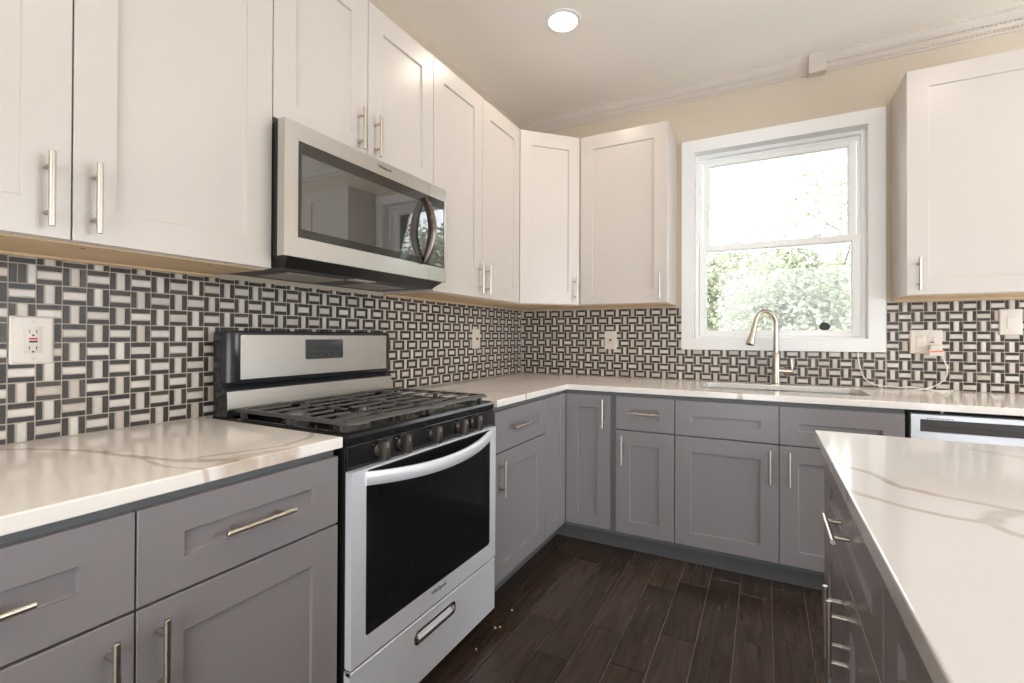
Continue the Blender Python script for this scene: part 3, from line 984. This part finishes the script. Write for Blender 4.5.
# ================================================================== GAS RANGE
RW = 0.742
t = thing('gas_range', 'black and stainless gas range with five knobs between the grey base cabinets', 'stove', (0, -2.2000, 0), QL)
bm = NB()
box(bm, (0.001, -0.642, 0.072), (RW - .001, -0.025, 0.893), 0.002)
box(bm, (0.02, -0.60, 0.012), (RW - .02, -0.03, 0.072))
mesh_obj('body', bm, M['black_enamel'], t)
for fx in (0.05, RW - 0.05):
    for fy in (-0.56, -0.08):
        bm = NB(); lathe(bm, [(0.014, 0.0), (0.016, 0.004), (0.012, 0.013)], (fx, fy, 0), 12)
        mesh_obj('foot', bm, M['black_plastic'], t, 40)
# cooktop tray with a raised rim
bm = NB()
def rect_ring(x0, y0, x1, y1, z):
    return [bm.verts.new(p) for p in ((x0, y0, z), (x1, y0, z), (x1, y1, z), (x0, y1, z))]
RR = [rect_ring(0, -0.655, RW, -0.025, 0.888), rect_ring(0, -0.657, RW, -0.025, 0.905), rect_ring(0.003, -0.652, RW - .003, -0.027, 0.914),
      rect_ring(0.010, -0.642, RW - .010, -0.030, 0.917), rect_ring(0.026, -0.615, RW - .026, -0.05, 0.915), rect_ring(0.05, -0.595, RW - .05, -0.075, 0.904)]
for A, B in zip(RR, RR[1:]):
    for i in range(4):
        bm.faces.new((A[i], A[(i + 1) % 4], B[(i + 1) % 4], B[i]))
bm.faces.new(RR[0][::-1]); bm.faces.new(RR[-1])
mesh_obj('cooktop', bm, M['black_enamel'], t, 35)
# burners
for bx, by, br in ((0.182, -0.47, 0.046), (0.182, -0.20, 0.036), (0.371, -0.335, 0.034), (0.560, -0.47, 0.050), (0.560, -0.20, 0.034)):
    bm = NB(); lathe(bm, [(br + .012, 0.9042), (br + .010, 0.909), (br, 0.912), (br - .002, 0.921), (br - .006, 0.9215)], (bx, by, 0), 24)
    b_ = mesh_obj('burner', bm, M['alu'], t, 40)
    bm = NB(); lathe(bm, [(br - .004, 0.9216), (br + .001, 0.923), (br, 0.928), (br - .008, 0.931), (0.004, 0.9318)], (bx, by, 0), 24)
    mesh_obj('burner_cap', bm, M['cast_iron'], b_, 40)
# cast iron grates
def bar(bm, p, q, w=0.011, h=0.0055, mi=0):
    p, q = Vector(p), Vector(q)
    d = (q - p).normalized(); s = Vector((-d.y, d.x, 0)) * (w / 2)
    vs = []
    for e_ in (p, q):
        for sg, dz in ((-1, -h), (1, -h), (0.7, 0), (-0.7, 0)):
            vs.append(bm.verts.new(e_ + s * sg + Vector((0, 0, dz))))
    for i in range(4):
        bm.faces.new((vs[i], vs[(i + 1) % 4], vs[4 + (i + 1) % 4], vs[4 + i]))
    bm.faces.new(vs[3::-1]); bm.faces.new(vs[4:8])
def grate(x0, x1, bs):
    bm = NB()
    ya, yb, z = -0.640, -0.130, 0.947
    # broad sloping rails front and back, narrow side rails
    for y_, s in ((ya, -1), (yb, 1)):
        prism(bm, [(y_, z - .011), (y_ + s * -.003, z - .006), (y_ - s * .016, z), (y_ - s * .026, z), (y_ - s * .026, z - .008), (y_ - s * .012, z - .011)], (x0, x1), 'x')
    prism(bm, [(x0, z - .011), (x0 + .003, z), (x0 + .014, z), (x0 + .014, z - .011)], (ya + .01, yb - .01), 'y')
    prism(bm, [(x1, z - .011), (x1 - .003, z), (x1 - .014, z), (x1 - .014, z - .011)], (ya + .01, yb - .01), 'y')
    n = 7
    for i in range(1, n):
        y_ = ya + (yb - ya) * i / n
        spans = [(x0 + .008, x1 - .008)]
        for bx, by, br in bs:                        # fingers stop short of the flame
            if abs(y_ - by) < br + .008:
                new = []
                for a, b in spans:
                    new += [(a, bx - br * .75), (bx + br * .75, b)]
                spans = [s for s in new if s[1] - s[0] > .02]
        for a, b in spans:
            bar(bm, (a, y_, z), (b, y_, z))
    for bx, by, br in bs:
        for sg in (-1, 1):
            bar(bm, (bx, by + sg * br * .6, z), (bx, by + sg * .13, z))
    for fx in (x0 + .012, x1 - .012):
        for fy in (ya + .03, (ya + yb) / 2, yb - .03):
            box(bm, (fx - .007, fy - .007, 0.9125), (fx + .007, fy + .007, z - .006))
    return mesh_obj('grate', bm, M['cast_iron'], t)
B5 = [(0.182, -0.47, 0.046), (0.182, -0.20, 0.036), (0.371, -0.335, 0.034), (0.560, -0.47, 0.050), (0.560, -0.20, 0.034)]
grate(0.012, 0.3695, B5[:2])
grate(0.3725, RW - .024, B5[3:])
# control panel with knobs
bm = NB()
prism(bm, [(-0.6425, 0.818), (-0.650, 0.818), (-0.6545, 0.826), (-0.6545, 0.882), (-0.650, 0.8875), (-0.6425, 0.8875)], (0.0, RW), 'x', 0.0015)
cp = mesh_obj('control_panel', bm, M['black_enamel'], t, 40)
for kx in (0.112, 0.204, 0.353, 0.504, 0.598):
    bm = NB()
    lathe(bm, [(0.0185, -0.6545), (0.0185, -0.657), (0.013, -0.661), (0.012, -0.668)], (kx, 0, 0.8535), 24, 'y')
    prism(bm, rrect(kx - .0112, 0.8535 - .0275, kx + .0112, 0.8535 + .0275, 0.006, 4), (-0.690, -0.6645), 'y', 0.0015)
    kb = mesh_obj('knob', bm, M['knob_metal'], cp, 40)
    bm = NB()
    box(bm, (kx - .001, -0.6906, 0.863), (kx + .001, -0.6899, 0.875))
    mesh_obj('pointer_mark', bm, M['plate_white'], kb)
    bm = NB()                                        # small white print beside the knob
    for q in (-1, 0, 1):
        cyl(bm, (kx + q * .020, -0.6548, 0.8755 - abs(q) * .004), (kx + q * .020, -0.6543, 0.8755 - abs(q) * .004), 0.0012, 8)
    mesh_obj('dial_mark', bm, M['plate_white'], cp)
# oven door: stainless frame round dark glass, bowed handle band
bm = NB()
oz0, oz1 = 0.2875, 0.815
n7 = 6
outer = sampled_rect(0.002, oz0, RW - .002, oz1, n7 + 1)
inner = rrect(0.053, oz0 + .062, RW - .042, oz1 - .006, 0.012, n7)
ring_plate(bm, outer, inner, -0.668, -0.645)
bmesh.ops.remove_doubles(bm, verts=bm.verts, dist=1e-6)
door = mesh_obj('oven_door', bm, M['steel'], t)
bm = NB()
prism(bm, rrect(0.0525, oz0 + .0615, RW - .0415, oz1 - .0055, 0.012, n7), (-0.6655, -0.6475), 'y')
gl = mesh_obj('door_glass', bm, M['black_glass'], door)
gl['label'] = 'black oven door glass'
bm = NB()
prism(bm, rrect(0.105, oz0 + .115, RW - .095, oz1 - .115, 0.02, n7), (-0.66575, -0.660), 'y')
mesh_obj('inner_pane', bm, M['black_glass'], door)
bm = NB()   # the band
N = 24
top, bot = 0.806, 0.768
ringsA = []
for i in range(N + 1):
    s = i / N
    x_ = 0.050 + s * (RW - 0.088)
    o_ = 4 * s * (1 - s)
    yo = -0.669 - 0.052 * o_
    zz = -0.020 * o_
    ringsA.append([bm.verts.new(p) for p in ((x_, yo, bot + zz), (x_, yo - .004, bot + .006 + zz), (x_, yo - .004, top - .006 + zz), (x_, yo, top + zz), (x_, yo + .010, top + zz), (x_, yo + .010, bot + zz))])
for A, B in zip(ringsA, ringsA[1:]):
    for k in range(6):
        bm.faces.new((A[k], A[(k + 1) % 6], B[(k + 1) % 6], B[k]))
bm.faces.new(ringsA[0]); bm.faces.new(ringsA[-1][::-1])
mesh_obj('handle', bm, M['steel'], door, 40)
add_text('badge', 'Whirlpool', 0.019, M['logo_mid'], door, (0.352 + 0.022, -0.6685, oz0 + 0.043), (PI / 2, 0, 0))
# storage drawer with a scooped pull
bm = NB()
pz = (0.205, 0.240)
outer = sampled_rect(0.002, 0.074, RW - .002, 0.280, n7 + 1)
inner = rrect(0.258, pz[0], 0.464, pz[1], 0.012, n7)
ring_plate(bm, outer, inner, -0.665, -0.648)
box(bm, (0.002, -0.648, 0.074), (RW - .002, -0.6425, 0.280))
prism(bm, [(-0.648, 0.2795), (-0.664, 0.2790), (-0.6665, 0.2760), (-0.6665, 0.2715), (-0.6645, 0.2690), (-0.648, 0.2695)], (0.002, RW - .002), 'x')
bmesh.ops.remove_doubles(bm, verts=bm.verts, dist=1e-6)
dr = mesh_obj('storage_drawer', bm, M['steel'], t, 30)
bm = NB()
ring_plate(bm, rrect(0.254, pz[0] - .004, 0.468, pz[1] + .004, 0.015, n7), rrect(0.261, pz[0] + .003, 0.461, pz[1] - .003, 0.010, n7), -0.669, -0.6485)
pl = mesh_obj('pull', bm, M['bronze_steel'], dr, 40)
bm = NB()
prism(bm, [(-0.6495, pz[1] - .004), (-0.6490, pz[0] + .004), (-0.6640, pz[0] + .004), (-0.6560, pz[0] + .016)], (0.281, 0.458), 'x')
mesh_obj('scoop', bm, M['steel'], pl)
# backguard
bm = NB()
prism(bm, [(-0.032, 0.893), (-0.104, 0.917), (-0.110, 0.935), (-0.106, 1.002), (-0.090, 1.012), (-0.080, 1.030), (-0.032, 1.030)], (0.0, RW - .006), 'x', 0.002)
def console(ins):
    pts = [(ins, -0.032), (ins, -0.070)]
    r = 0.038
    for q in range(1, 8):
        a = math.radians(180 + 90 * q / 8)
        pts.append((r + ins * .6 + (r - ins * .4) * math.cos(a), -0.070 + (r - ins * .4) * math.sin(a)))
    pts.append((r + ins * .6, -0.108 + ins * .4))
    w_ = RW - .002
    return pts + [(w_ - p[0], p[1]) for p in pts[::-1]]
RR = [[bm.verts.new((p[0], p[1], z)) for p in console(ins)] for ins, z in ((0.008, 1.022), (0.0, 1.028), (0.0, 1.186), (0.003, 1.194), (0.012, 1.198))]
for A, B in zip(RR, RR[1:]):
    for i in range(len(A)):
        bm.faces.new((A[i], A[(i + 1) % len(A)], B[(i + 1) % len(A)], B[i]))
bm.faces.new(RR[0][::-1]); bm.faces.new(RR[-1])
bg = mesh_obj('backguard', bm, M['backguard_grey'], t, 40)
bm = NB(); prism(bm, rrect(0.042, 1.036, 0.698, 1.184, 0.003, 3), (-0.1100, -0.106), 'y', 0.0006)
sp = mesh_obj('steel_fascia', bm, M['steel_front'], bg)
bm = NB(); prism(bm, rrect(0.283, 1.093, 0.454, 1.168, 0.006, 3), (-0.1125, -0.107), 'y', 0.0006)
ck = mesh_obj('clock_display', bm, M['clock'], bg)
for q in range(4):
    bm = NB()
    cyl(bm, (0.315 + q * .035, -0.1124, 1.108), (0.315 + q * .035, -0.1131, 1.108), 0.004, 10)
    mesh_obj('button', bm, M['dark_metal'], ck)
bm = NB(); prism(bm, [(-0.1075, 0.940), (-0.1125, 0.940), (-0.1085, 0.999), (-0.1035, 0.999)], (0.001, RW - .010), 'x', 0.0008)
mesh_obj('steel_strip', bm, M['steel_front'], bg)

# ================================================================== MICROWAVE
MW, MH = 0.776, 0.411
t = thing('microwave', 'stainless over-the-range microwave hung above the gas range', 'microwave', (0, -2.1945, 1.422), QL)
bm = NB(); box(bm, (0.013, -0.345, 0.004), (MW - .013, -0.0065, MH + .004), 0.002)
mesh_obj('body', bm, M['dark_metal'], t)
GX0, GX1, GZ0, GZ1 = 0.046, 0.765, 0.061, 0.357
SPX = 0.662
def clip_poly(poly, x, keep_left):
    out = []
    for (xa, za), (xb, zb) in zip(poly, poly[1:] + poly[:1]):
        ina, inb = (xa <= x) == keep_left, (xb <= x) == keep_left
        if ina: out.append((xa, za))
        if ina != inb:
            s = (x - xa) / (xb - xa); out.append((x, za + s * (zb - za)))
    return out
gp = rrect(GX0, GZ0, GX1, GZ1, 0.014, 5)
def steel_front(x0, x1, hx0, hx1):
    """stainless front with an opening for the glass, which may run to an edge"""
    bm = NB()
    box(bm, (x0, -0.378, 0.0), (x1, -0.347, GZ0)); box(bm, (x0, -0.378, GZ1), (x1, -0.347, MH))
    if hx0 > x0: box(bm, (x0, -0.378, GZ0), (hx0, -0.347, GZ1))
    if hx1 < x1: box(bm, (hx1, -0.378, GZ0), (x1, -0.347, GZ1))
    bmesh.ops.remove_doubles(bm, verts=bm.verts, dist=1e-6)
    return bm
door = mesh_obj('door', steel_front(0.0, SPX - .001, GX0, SPX - .001), M['steel_front'], t)
bm = NB(); prism(bm, clip_poly(gp, SPX - .001, True), (-0.3788, -0.350), 'y')
mesh_obj('door_glass', bm, M['mw_glass'], door)['label'] = 'dark reflective door glass'
bm = NB(); prism(bm, rrect(0.056, 0.088, SPX - .0012, 0.318, 0.003, 4), (-0.3791, -0.376), 'y')
mesh_obj('viewing_screen', bm, M['mw_screen'], door)
pan = mesh_obj('control_panel', steel_front(SPX + .001, MW, SPX + .001, GX1), M['steel_front'], t)
bm = NB(); prism(bm, clip_poly(gp, SPX + .001, False), (-0.3788, -0.350), 'y')
mesh_obj('panel_glass', bm, M['mw_glass'], pan)
bm = NB(); prism(bm, rrect(SPX + .0012, 0.066, 0.757, 0.318, 0.003, 4), (-0.3791, -0.376), 'y')
mesh_obj('touch_pad', bm, M['mw_screen'], pan)
pts = []
for i in range(17):
    s = i / 16
    pts.append((0.622, -0.384 - 0.044 * math.sin(PI * s) ** 0.8, 0.070 + 0.258 * s))
bm = NB(); tube(bm, [(0.622, -0.3785, 0.066)] + pts + [(0.622, -0.3785, 0.332)], [0.008] + [0.0125 + 0.005 * math.sin(PI * i / 16) for i in range(17)] + [0.008], 14, flat=(0.55, 1.25))
mesh_obj('handle', bm, M['dark_bronze'], door, 50)
add_text('badge', 'Whirlpool', 0.0155, M['logo_dark'], door, (0.405, -0.3783, 0.388), (PI / 2, 0, 0))
# sloping grease tray below
bm = NB()
RR = [[bm.verts.new(p) for p in ((a, -b, z), (MW - a, -b, z), (MW - a, -0.02, z), (a, -0.02, z))] for a, b, z in ((0.0145, 0.372, 0.004), (0.0145, 0.372, -0.001), (0.035, 0.330, -0.030), (0.045, 0.320, -0.031))]
for A, B in zip(RR, RR[1:]):
    for i in range(4):
        bm.faces.new((A[i], A[(i + 1) % 4], B[(i + 1) % 4], B[i]))
bm.faces.new(RR[0][::-1]); bm.faces.new(RR[-1])
us_ = mesh_obj('underside', bm, M['dark_metal'], t)
for a, b in ((0.10, 0.33), (0.43, 0.66)):
    bm = NB()
    box(bm, (a, -0.25, -0.0345), (b, -0.08, -0.0305), 0.001)
    for q in range(7):
        box(bm, (a + .01, -0.24 + q * .023, -0.0355), (b - .01, -0.232 + q * .023, -0.0340))
    mesh_obj('grease_filter', bm, M['filter'], us_)
bm = NB(); box(bm, (0.33, -0.31, -0.034), (0.43, -0.265, -0.0305), 0.002); mesh_obj('cooktop_lamp', bm, M['plate_white'], us_)

# ================================================================== DISHWASHER
t = thing('dishwasher', 'stainless dishwasher with a pocket handle right of the sink cabinet', 'dishwasher', (2.186, 0, 0))
DW = 0.598
bm = NB(); box(bm, (0.003, -0.600, 0.100), (DW - .003, -0.01, 0.8705), 0.002); box(bm, (0.02, -0.55, 0.0), (DW - .02, -0.05, 0.1))
mesh_obj('body', bm, M['black_plastic'], t)
bm = NB()
P1 = (0.040, 0.794, DW - .040, 0.846)
ring_plate(bm, sampled_rect(0.010, 0.115, DW - .004, 0.8655, 7), rrect(*P1, 0.003, 6), -0.640, -0.601)
box(bm, (0.010, -0.612, 0.115), (DW - .004, -0.601, 0.8655))
bmesh.ops.remove_doubles(bm, verts=bm.verts, dist=1e-6)
d = mesh_obj('door', bm, M['steel'], t)
bm = NB(); prism(bm, [(-0.6385, 0.8455), (-0.6125, 0.8455), (-0.6125, 0.7945), (-0.6200, 0.7945), (-0.6340, 0.8200)], (0.0405, DW - .0405), 'x')
mesh_obj('pocket_handle', bm, M['pocket'], d)
bm = NB()
for q in range(9):
    box(bm, (0.060 + q * .010, -0.6407, 0.8495), (0.067 + q * .010, -0.6398, 0.8520))
mesh_obj('vent', bm, M['black_plastic'], d)
bm = NB(); lathe(bm, [(0.005, -0.601), (0.005, -0.596)], (0.12, 0, 0.874), 10, 'y'); mesh_obj('mounting_screw', bm, M['alu'], t)
# end cabinet past the dishwasher carries the worktop
base_cabinet('grey base cabinet on the far side of the dishwasher', (2.788, 0, 0), 0, 0.41,
             [('drawer', 0, 0.41, ZD0, ZD1, ('h', 0.205, 0.777)), ('door', 0, 0.41, ZO0, ZO1, ('v', 0.040, HZ))])

# ================================================================== PLATES ON THE WALLS
TN = 0.0053   # face of the tiles
def plate(name, label, cat, loc, rotz, w, h, parts, mat=None):
    t = thing(name, label, cat, loc, rotz)
    bm = NB()
    def rr(ins, y):
        return [bm.verts.new((p[0], y, p[1])) for p in rrect(-w / 2 + ins, -h / 2 + ins, w / 2 - ins, h / 2 - ins, 0.004, 4)]
    R = [rr(0, -TN), rr(0, -TN - .0022), rr(0.0035, -TN - .0058), rr(0.006, -TN - .0062)]
    for A, B in zip(R, R[1:]):
        for i in range(len(A)):
            bm.faces.new((A[i], A[(i + 1) % len(A)], B[(i + 1) % len(A)], B[i]))
    bm.faces.new(R[0][::-1]); bm.faces.new(R[-1])
    p = mesh_obj('cover_plate', bm, mat or M['plate'], t, 40)
    f = -TN - .0062
    for kind, cx in parts:
        if kind in ('decora', 'rocker', 'gfci'):
            bm = NB(); prism(bm, rrect(cx - .0165, -.0335, cx + .0165, .0335, 0.002, 3), (f - .0012, f + .003), 'y', 0.0005)
            s = mesh_obj('rocker' if kind == 'rocker' else 'receptacle', bm, mat or M['plate_white'], t, 40)
        if kind == 'rocker':
            bm = NB(); prism(bm, [(f - .0012, -.028), (f - .0032, .020), (f - .0012, .029)], (cx - .0125, cx + .0125), 'x')
            mesh_obj('paddle', bm, mat or M['plate_white'], s)
        if kind in ('gfci', 'decora'):
            for zc in (0.0205, -0.0205):
                bm = NB()
                box(bm, (cx - .0075, f - .0016, zc - .003), (cx - .0060, f - .0010, zc + .005)); box(bm, (cx + .0055, f - .0016, zc - .003), (cx + .0070, f - .0010, zc + .005))
                lathe(bm, [(0.0024, f - .0016), (0.0024, f - .0010)], (cx, 0, zc - .0085), 10, 'y')
                mesh_obj('slot', bm, M['black_plastic'], s)
        if kind == 'gfci':
            bm = NB(); box(bm, (cx - .0075, f - .0026, 0.0012), (cx + .0075, f - .0008, 0.0060), 0.0005); mesh_obj('reset_button', bm, M['red'], s)
            bm = NB(); box(bm, (cx - .0075, f - .0026, -0.0060), (cx + .0075, f - .0008, -0.0012), 0.0005); mesh_obj('test_button', bm, M['black_plastic'], s)
        if kind == 'coax':
            bm = NB(); tube(bm, [(cx, f + .001, 0), (cx, f - .004, 0)], 0.0075, 6); tube(bm, [(cx, f - .004, 0), (cx, f - .011, 0)], 0.0048, 14)
            mesh_obj('jack', bm, M['dark_metal'], t, 40)
    for sx in ([q[1] for q in parts]):
        for zc in (h / 2 - .014, -h / 2 + .014):
            bm = NB()
            lathe(bm, [(0.003, f + .0003), (0.003, f - .0008), (0.0015, f - .0013)], (sx, 0, zc), 10, 'y')
            mesh_obj('screw', bm, M['plate_white'], t)
    return t
plate('outlet', 'square outlet plate with a red reset button on the mosaic left of the stove', 'outlet', (0, -2.6147, 1.168), QL, 0.080, 0.121, [('gfci', 0.0005)], M['plate_white'])
plate('outlet', 'small plate with a dark socket on the stove wall near the corner', 'outlet', (0, -0.6145, 1.1675), QL, 0.084, 0.124, [('coax', 0)])
plate('outlet', 'small plate with a dark socket under the cabinet left of the window', 'outlet', (0.7035, 0, 1.161), 0, 0.086, 0.125, [('coax', 0)])
plate('outlet', 'wide plate with a switch and the socket the white cord plugs into', 'outlet', (2.3975, 0, 1.163), 0, 0.133, 0.124, [('rocker', -0.026), ('gfci', 0.024)])
plate('light_switch', 'single rocker switch plate at the right edge under the wall cabinet', 'switch', (2.723, 0, 1.262), 0, 0.085, 0.127, [('rocker', 0)])

# white cord lying on the worktop, plugged in
t = thing('power_cord', 'white power cord looping from the outlet across the worktop to the window casing', 'cord', (2.42, -0.03, ZC1))
def smooth(pts, n=8):
    pts = [Vector(p) for p in pts]
    out = []
    for i in range(len(pts) - 1):
        p0, p1, p2, p3 = pts[max(i - 1, 0)], pts[i], pts[i + 1], pts[min(i + 2, len(pts) - 1)]
        for k in range(n):
            s = k / n
            out.append(0.5 * ((2 * p1) + (p2 - p0) * s + (2 * p0 - 5 * p1 + 4 * p2 - p3) * s * s + (3 * p1 - p0 - 3 * p2 + p3) * s ** 3))
    return out + [pts[-1]]
rc = 0.0033
zc = ZC1 + rc
wpts = [(2.444, -0.042, 1.105), (2.458, -0.050, 1.075), (2.470, -0.055, 1.030), (2.466, -0.050, 0.985), (2.435, -0.045, 0.945), (2.38, -0.06, 0.922), (2.33, -0.09, zc),
        (2.30, -0.07, zc), (2.315, -0.045, zc + .012), (2.36, -0.055, zc + .008), (2.41, -0.075, zc), (2.47, -0.075, zc), (2.49, -0.055, zc + .004), (2.43, -0.045, zc), (2.34, -0.030, zc + .006),
        (2.27, -0.022, 0.922), (2.19, -0.018, 0.928), (2.14, -0.013, 0.955), (2.118, -0.011, 1.01), (2.108, -0.011, 1.06), (2.104, -0.011, 1.104)]
bm = NB(); tube(bm, [Vector(p) - Vector((2.42, -0.03, ZC1)) for p in smooth(wpts)], rc, 8)
mesh_obj('cable', bm, M['cord'], t, 60)
bm = NB()
box(bm, (-0.013, -0.018, 0.204), (0.029, 0.0155, 0.232), 0.003)
pg = mesh_obj('plug', bm, M['plate_white'], t, 40)
bm = NB()
box(bm, (-0.018, -0.0196, 0.180), (0.040, -0.0188, 0.210)); 
tg = mesh_obj('warning_tag', bm, M['plate_white'], t)
bm = NB(); prism(bm, [(-0.0172, 0.196), (0.0392, 0.2005), (0.0392, 0.2075), (-0.0172, 0.203)], (-0.0200, -0.0194), 'y')
mesh_obj('printed_stripe', bm, M['orange'], tg)

# ================================================================== CEILING LAMP
t = thing('recessed_light', 'lit round recessed lamp in the ceiling', 'ceiling light', (0.734, -0.929, CEIL))
bm = NB(); lathe(bm, [(0.094, -0.0003), (0.093, -0.004), (0.076, -0.008), (0.072, -0.006), (0.072, -0.0003)], (0, 0, 0), 40)
mesh_obj('trim_ring', bm, M['trim'], t, 40)
bm = NB(); lathe(bm, [(0.071, -0.0040), (0.071, -0.0075), (0.060, -0.0085), (0.02, -0.009)], (0, 0, 0), 40)
mesh_obj('lens', bm, M['lamp'], t, 40)

# ================================================================== CHIPS ON THE FLOOR
for cx, cy, s, a in ((0.678, -1.335, 0.006, 0.3), (0.676, -1.472, 0.005, 1.2), (0.692, -1.458, 0.005, 2.0), (0.680, -1.615, 0.004, 0.7)):
    bm = NB()
    n = 6
    poly = [(s * (0.7 + random.random() * .6) * math.cos(2 * PI * q / n + a), 0.7 * s * (0.7 + random.random() * .6) * math.sin(2 * PI * q / n + a)) for q in range(n)]
    prism(bm, poly, (0.0001, 0.004), 'z')
    o = mesh_obj('wood_chip', bm, M['chip'], None, None, (cx, cy, 0))
    tag(o, 'tiny pale chip of wood lying on the dark floor beside the stove drawer', 'debris', 'chips on the floor by the stove')

# ================================================================== OUTSIDE
bm = NB()
box(bm, (-14, 0.4, -0.8), (18, 30, -0.6))
struct(mesh_obj('ground', bm, M['bounce_ground']))
def tree(label, loc, height, blobs, nleaf, mat, size=(0.07, 0.13), group=None):
    t = thing('tree', label, 'tree', loc, 0, group)
    bm = NB()
    tube(bm, [(0, 0, -.05), (0.04, 0.02, height * .3), (-0.03, 0.05, height * .6), (0.05, 0, height * .95)], [0.09, 0.07, 0.045, 0.012], 9)
    mesh_obj('trunk', bm, M['bark'], t, 60)
    for k in range(7):
        a = k * 2.4
        z = height * (0.35 + 0.08 * k)
        L = height * 0.32 * (1 - k * .06)
        bm = NB()
        p = Vector((0.0, 0.03, z))
        tube(bm, [p, p + Vector((math.cos(a) * L * .5, math.sin(a) * L * .5, L * .35)), p + Vector((math.cos(a) * L, math.sin(a) * L, L * .55))], [0.030, 0.018, 0.006], 6)
        mesh_obj('branch', bm, M['bark'], t, 60)
    bm = NB()
    tot = sum(b[3] ** 2 * b[4] for b in blobs)
    for bx, by, bz, br, dens in blobs:
        for _ in range(int(nleaf * br * br * dens / tot)):
            d = Vector((random.gauss(0, 1), random.gauss(0, 1), random.gauss(0, 1))).normalized()
            p = Vector((bx, by, bz)) + d * br * (random.random() ** 0.35) * Vector((1, 1, 0.9)).length / 1.68
            s = random.uniform(*size)
            ax = Vector((random.gauss(0, 1), random.gauss(0, 1), random.gauss(-.4, .6))).normalized()
            sd = ax.cross(Vector((random.gauss(0, 1), random.gauss(0, 1), random.gauss(0, 1)))).normalized()
            nm = ax.cross(sd)
            base, tipp = p, p + ax * s - nm * s * .12
            m1 = p + ax * s * .45 + nm * s * .03
            l_, r_ = m1 + sd * s * .30 + nm * s * .06, m1 - sd * s * .30 + nm * s * .06
            v = [bm.verts.new(q) for q in (base, l_, tipp, r_)]
            c = bm.verts.new(m1)
            for a_, b_ in ((0, 1), (1, 2), (2, 3), (3, 0)):
                bm.faces.new((v[a_], v[b_], c))
    f = mesh_obj('foliage', bm, mat, t)
    return t
random.seed(21)
GZ = -0.6
tree('broad pale leafy tree filling the left of the lower window pane', (0.30, 5.6, GZ), 3.1,
     [(-0.2, 0, 2.1, 1.0, 1), (0.7, -0.3, 2.4, 0.9, 1), (-0.9, 0.2, 2.0, 0.9, 1), (0.3, 0.2, 2.9, 0.6, 0.8), (0.5, -0.4, 1.5, 0.8, 1), (-0.5, -.4, 1.3, .8, 1), (0.9, 0, 3.0, 0.4, .5)], 11000, M['leaf_a'])
tree('tall thin-crowned tree whose sparse twigs reach into the upper window pane', (3.05, 8.4, GZ), 6.0,
     [(-0.9, 0, 2.5, 1.2, 1), (0.5, 0, 2.6, 1.1, 1), (-0.3, 0, 4.6, 0.8, 0.19), (-1.0, 0, 4.1, 0.7, 0.16), (-0.2, 0, 5.3, 0.7, 0.15), (0.3, -0.4, 1.6, 1.2, 1), (-1.0, -.2, 3.3, .7, .5)], 11000, M['leaf_b'], (0.09, 0.15))
tree('rounded green bush-like tree behind the right of the window', (2.02, 3.6, GZ), 2.7,
     [(0, 0, 2.0, 0.6, 1), (0.4, 0, 2.2, 0.55, 1), (-0.5, 0.1, 2.1, 0.5, 1), (0.1, -0.1, 1.5, 0.65, 1), (-0.2, 0, 2.5, 0.4, 0.6)], 5200, M['leaf_b'], (0.06, 0.11))
tree('leafy green tree off to the right outside, mirrored in the microwave door', (5.7, 5.4, GZ), 4.4,
     [(0, 0, 2.6, 1.0, 1), (-0.7, -0.2, 2.7, 0.8, 1), (0.7, 0.2, 3.0, 0.9, 1), (0.0, 0, 3.6, 0.7, 1), (-.6, 0, 3.4, .5, .7), (0.6, 0, 4.0, .5, .6), (0, -.3, 1.4, .9, 1)], 7500, M['leaf_b'], (0.10, 0.16))
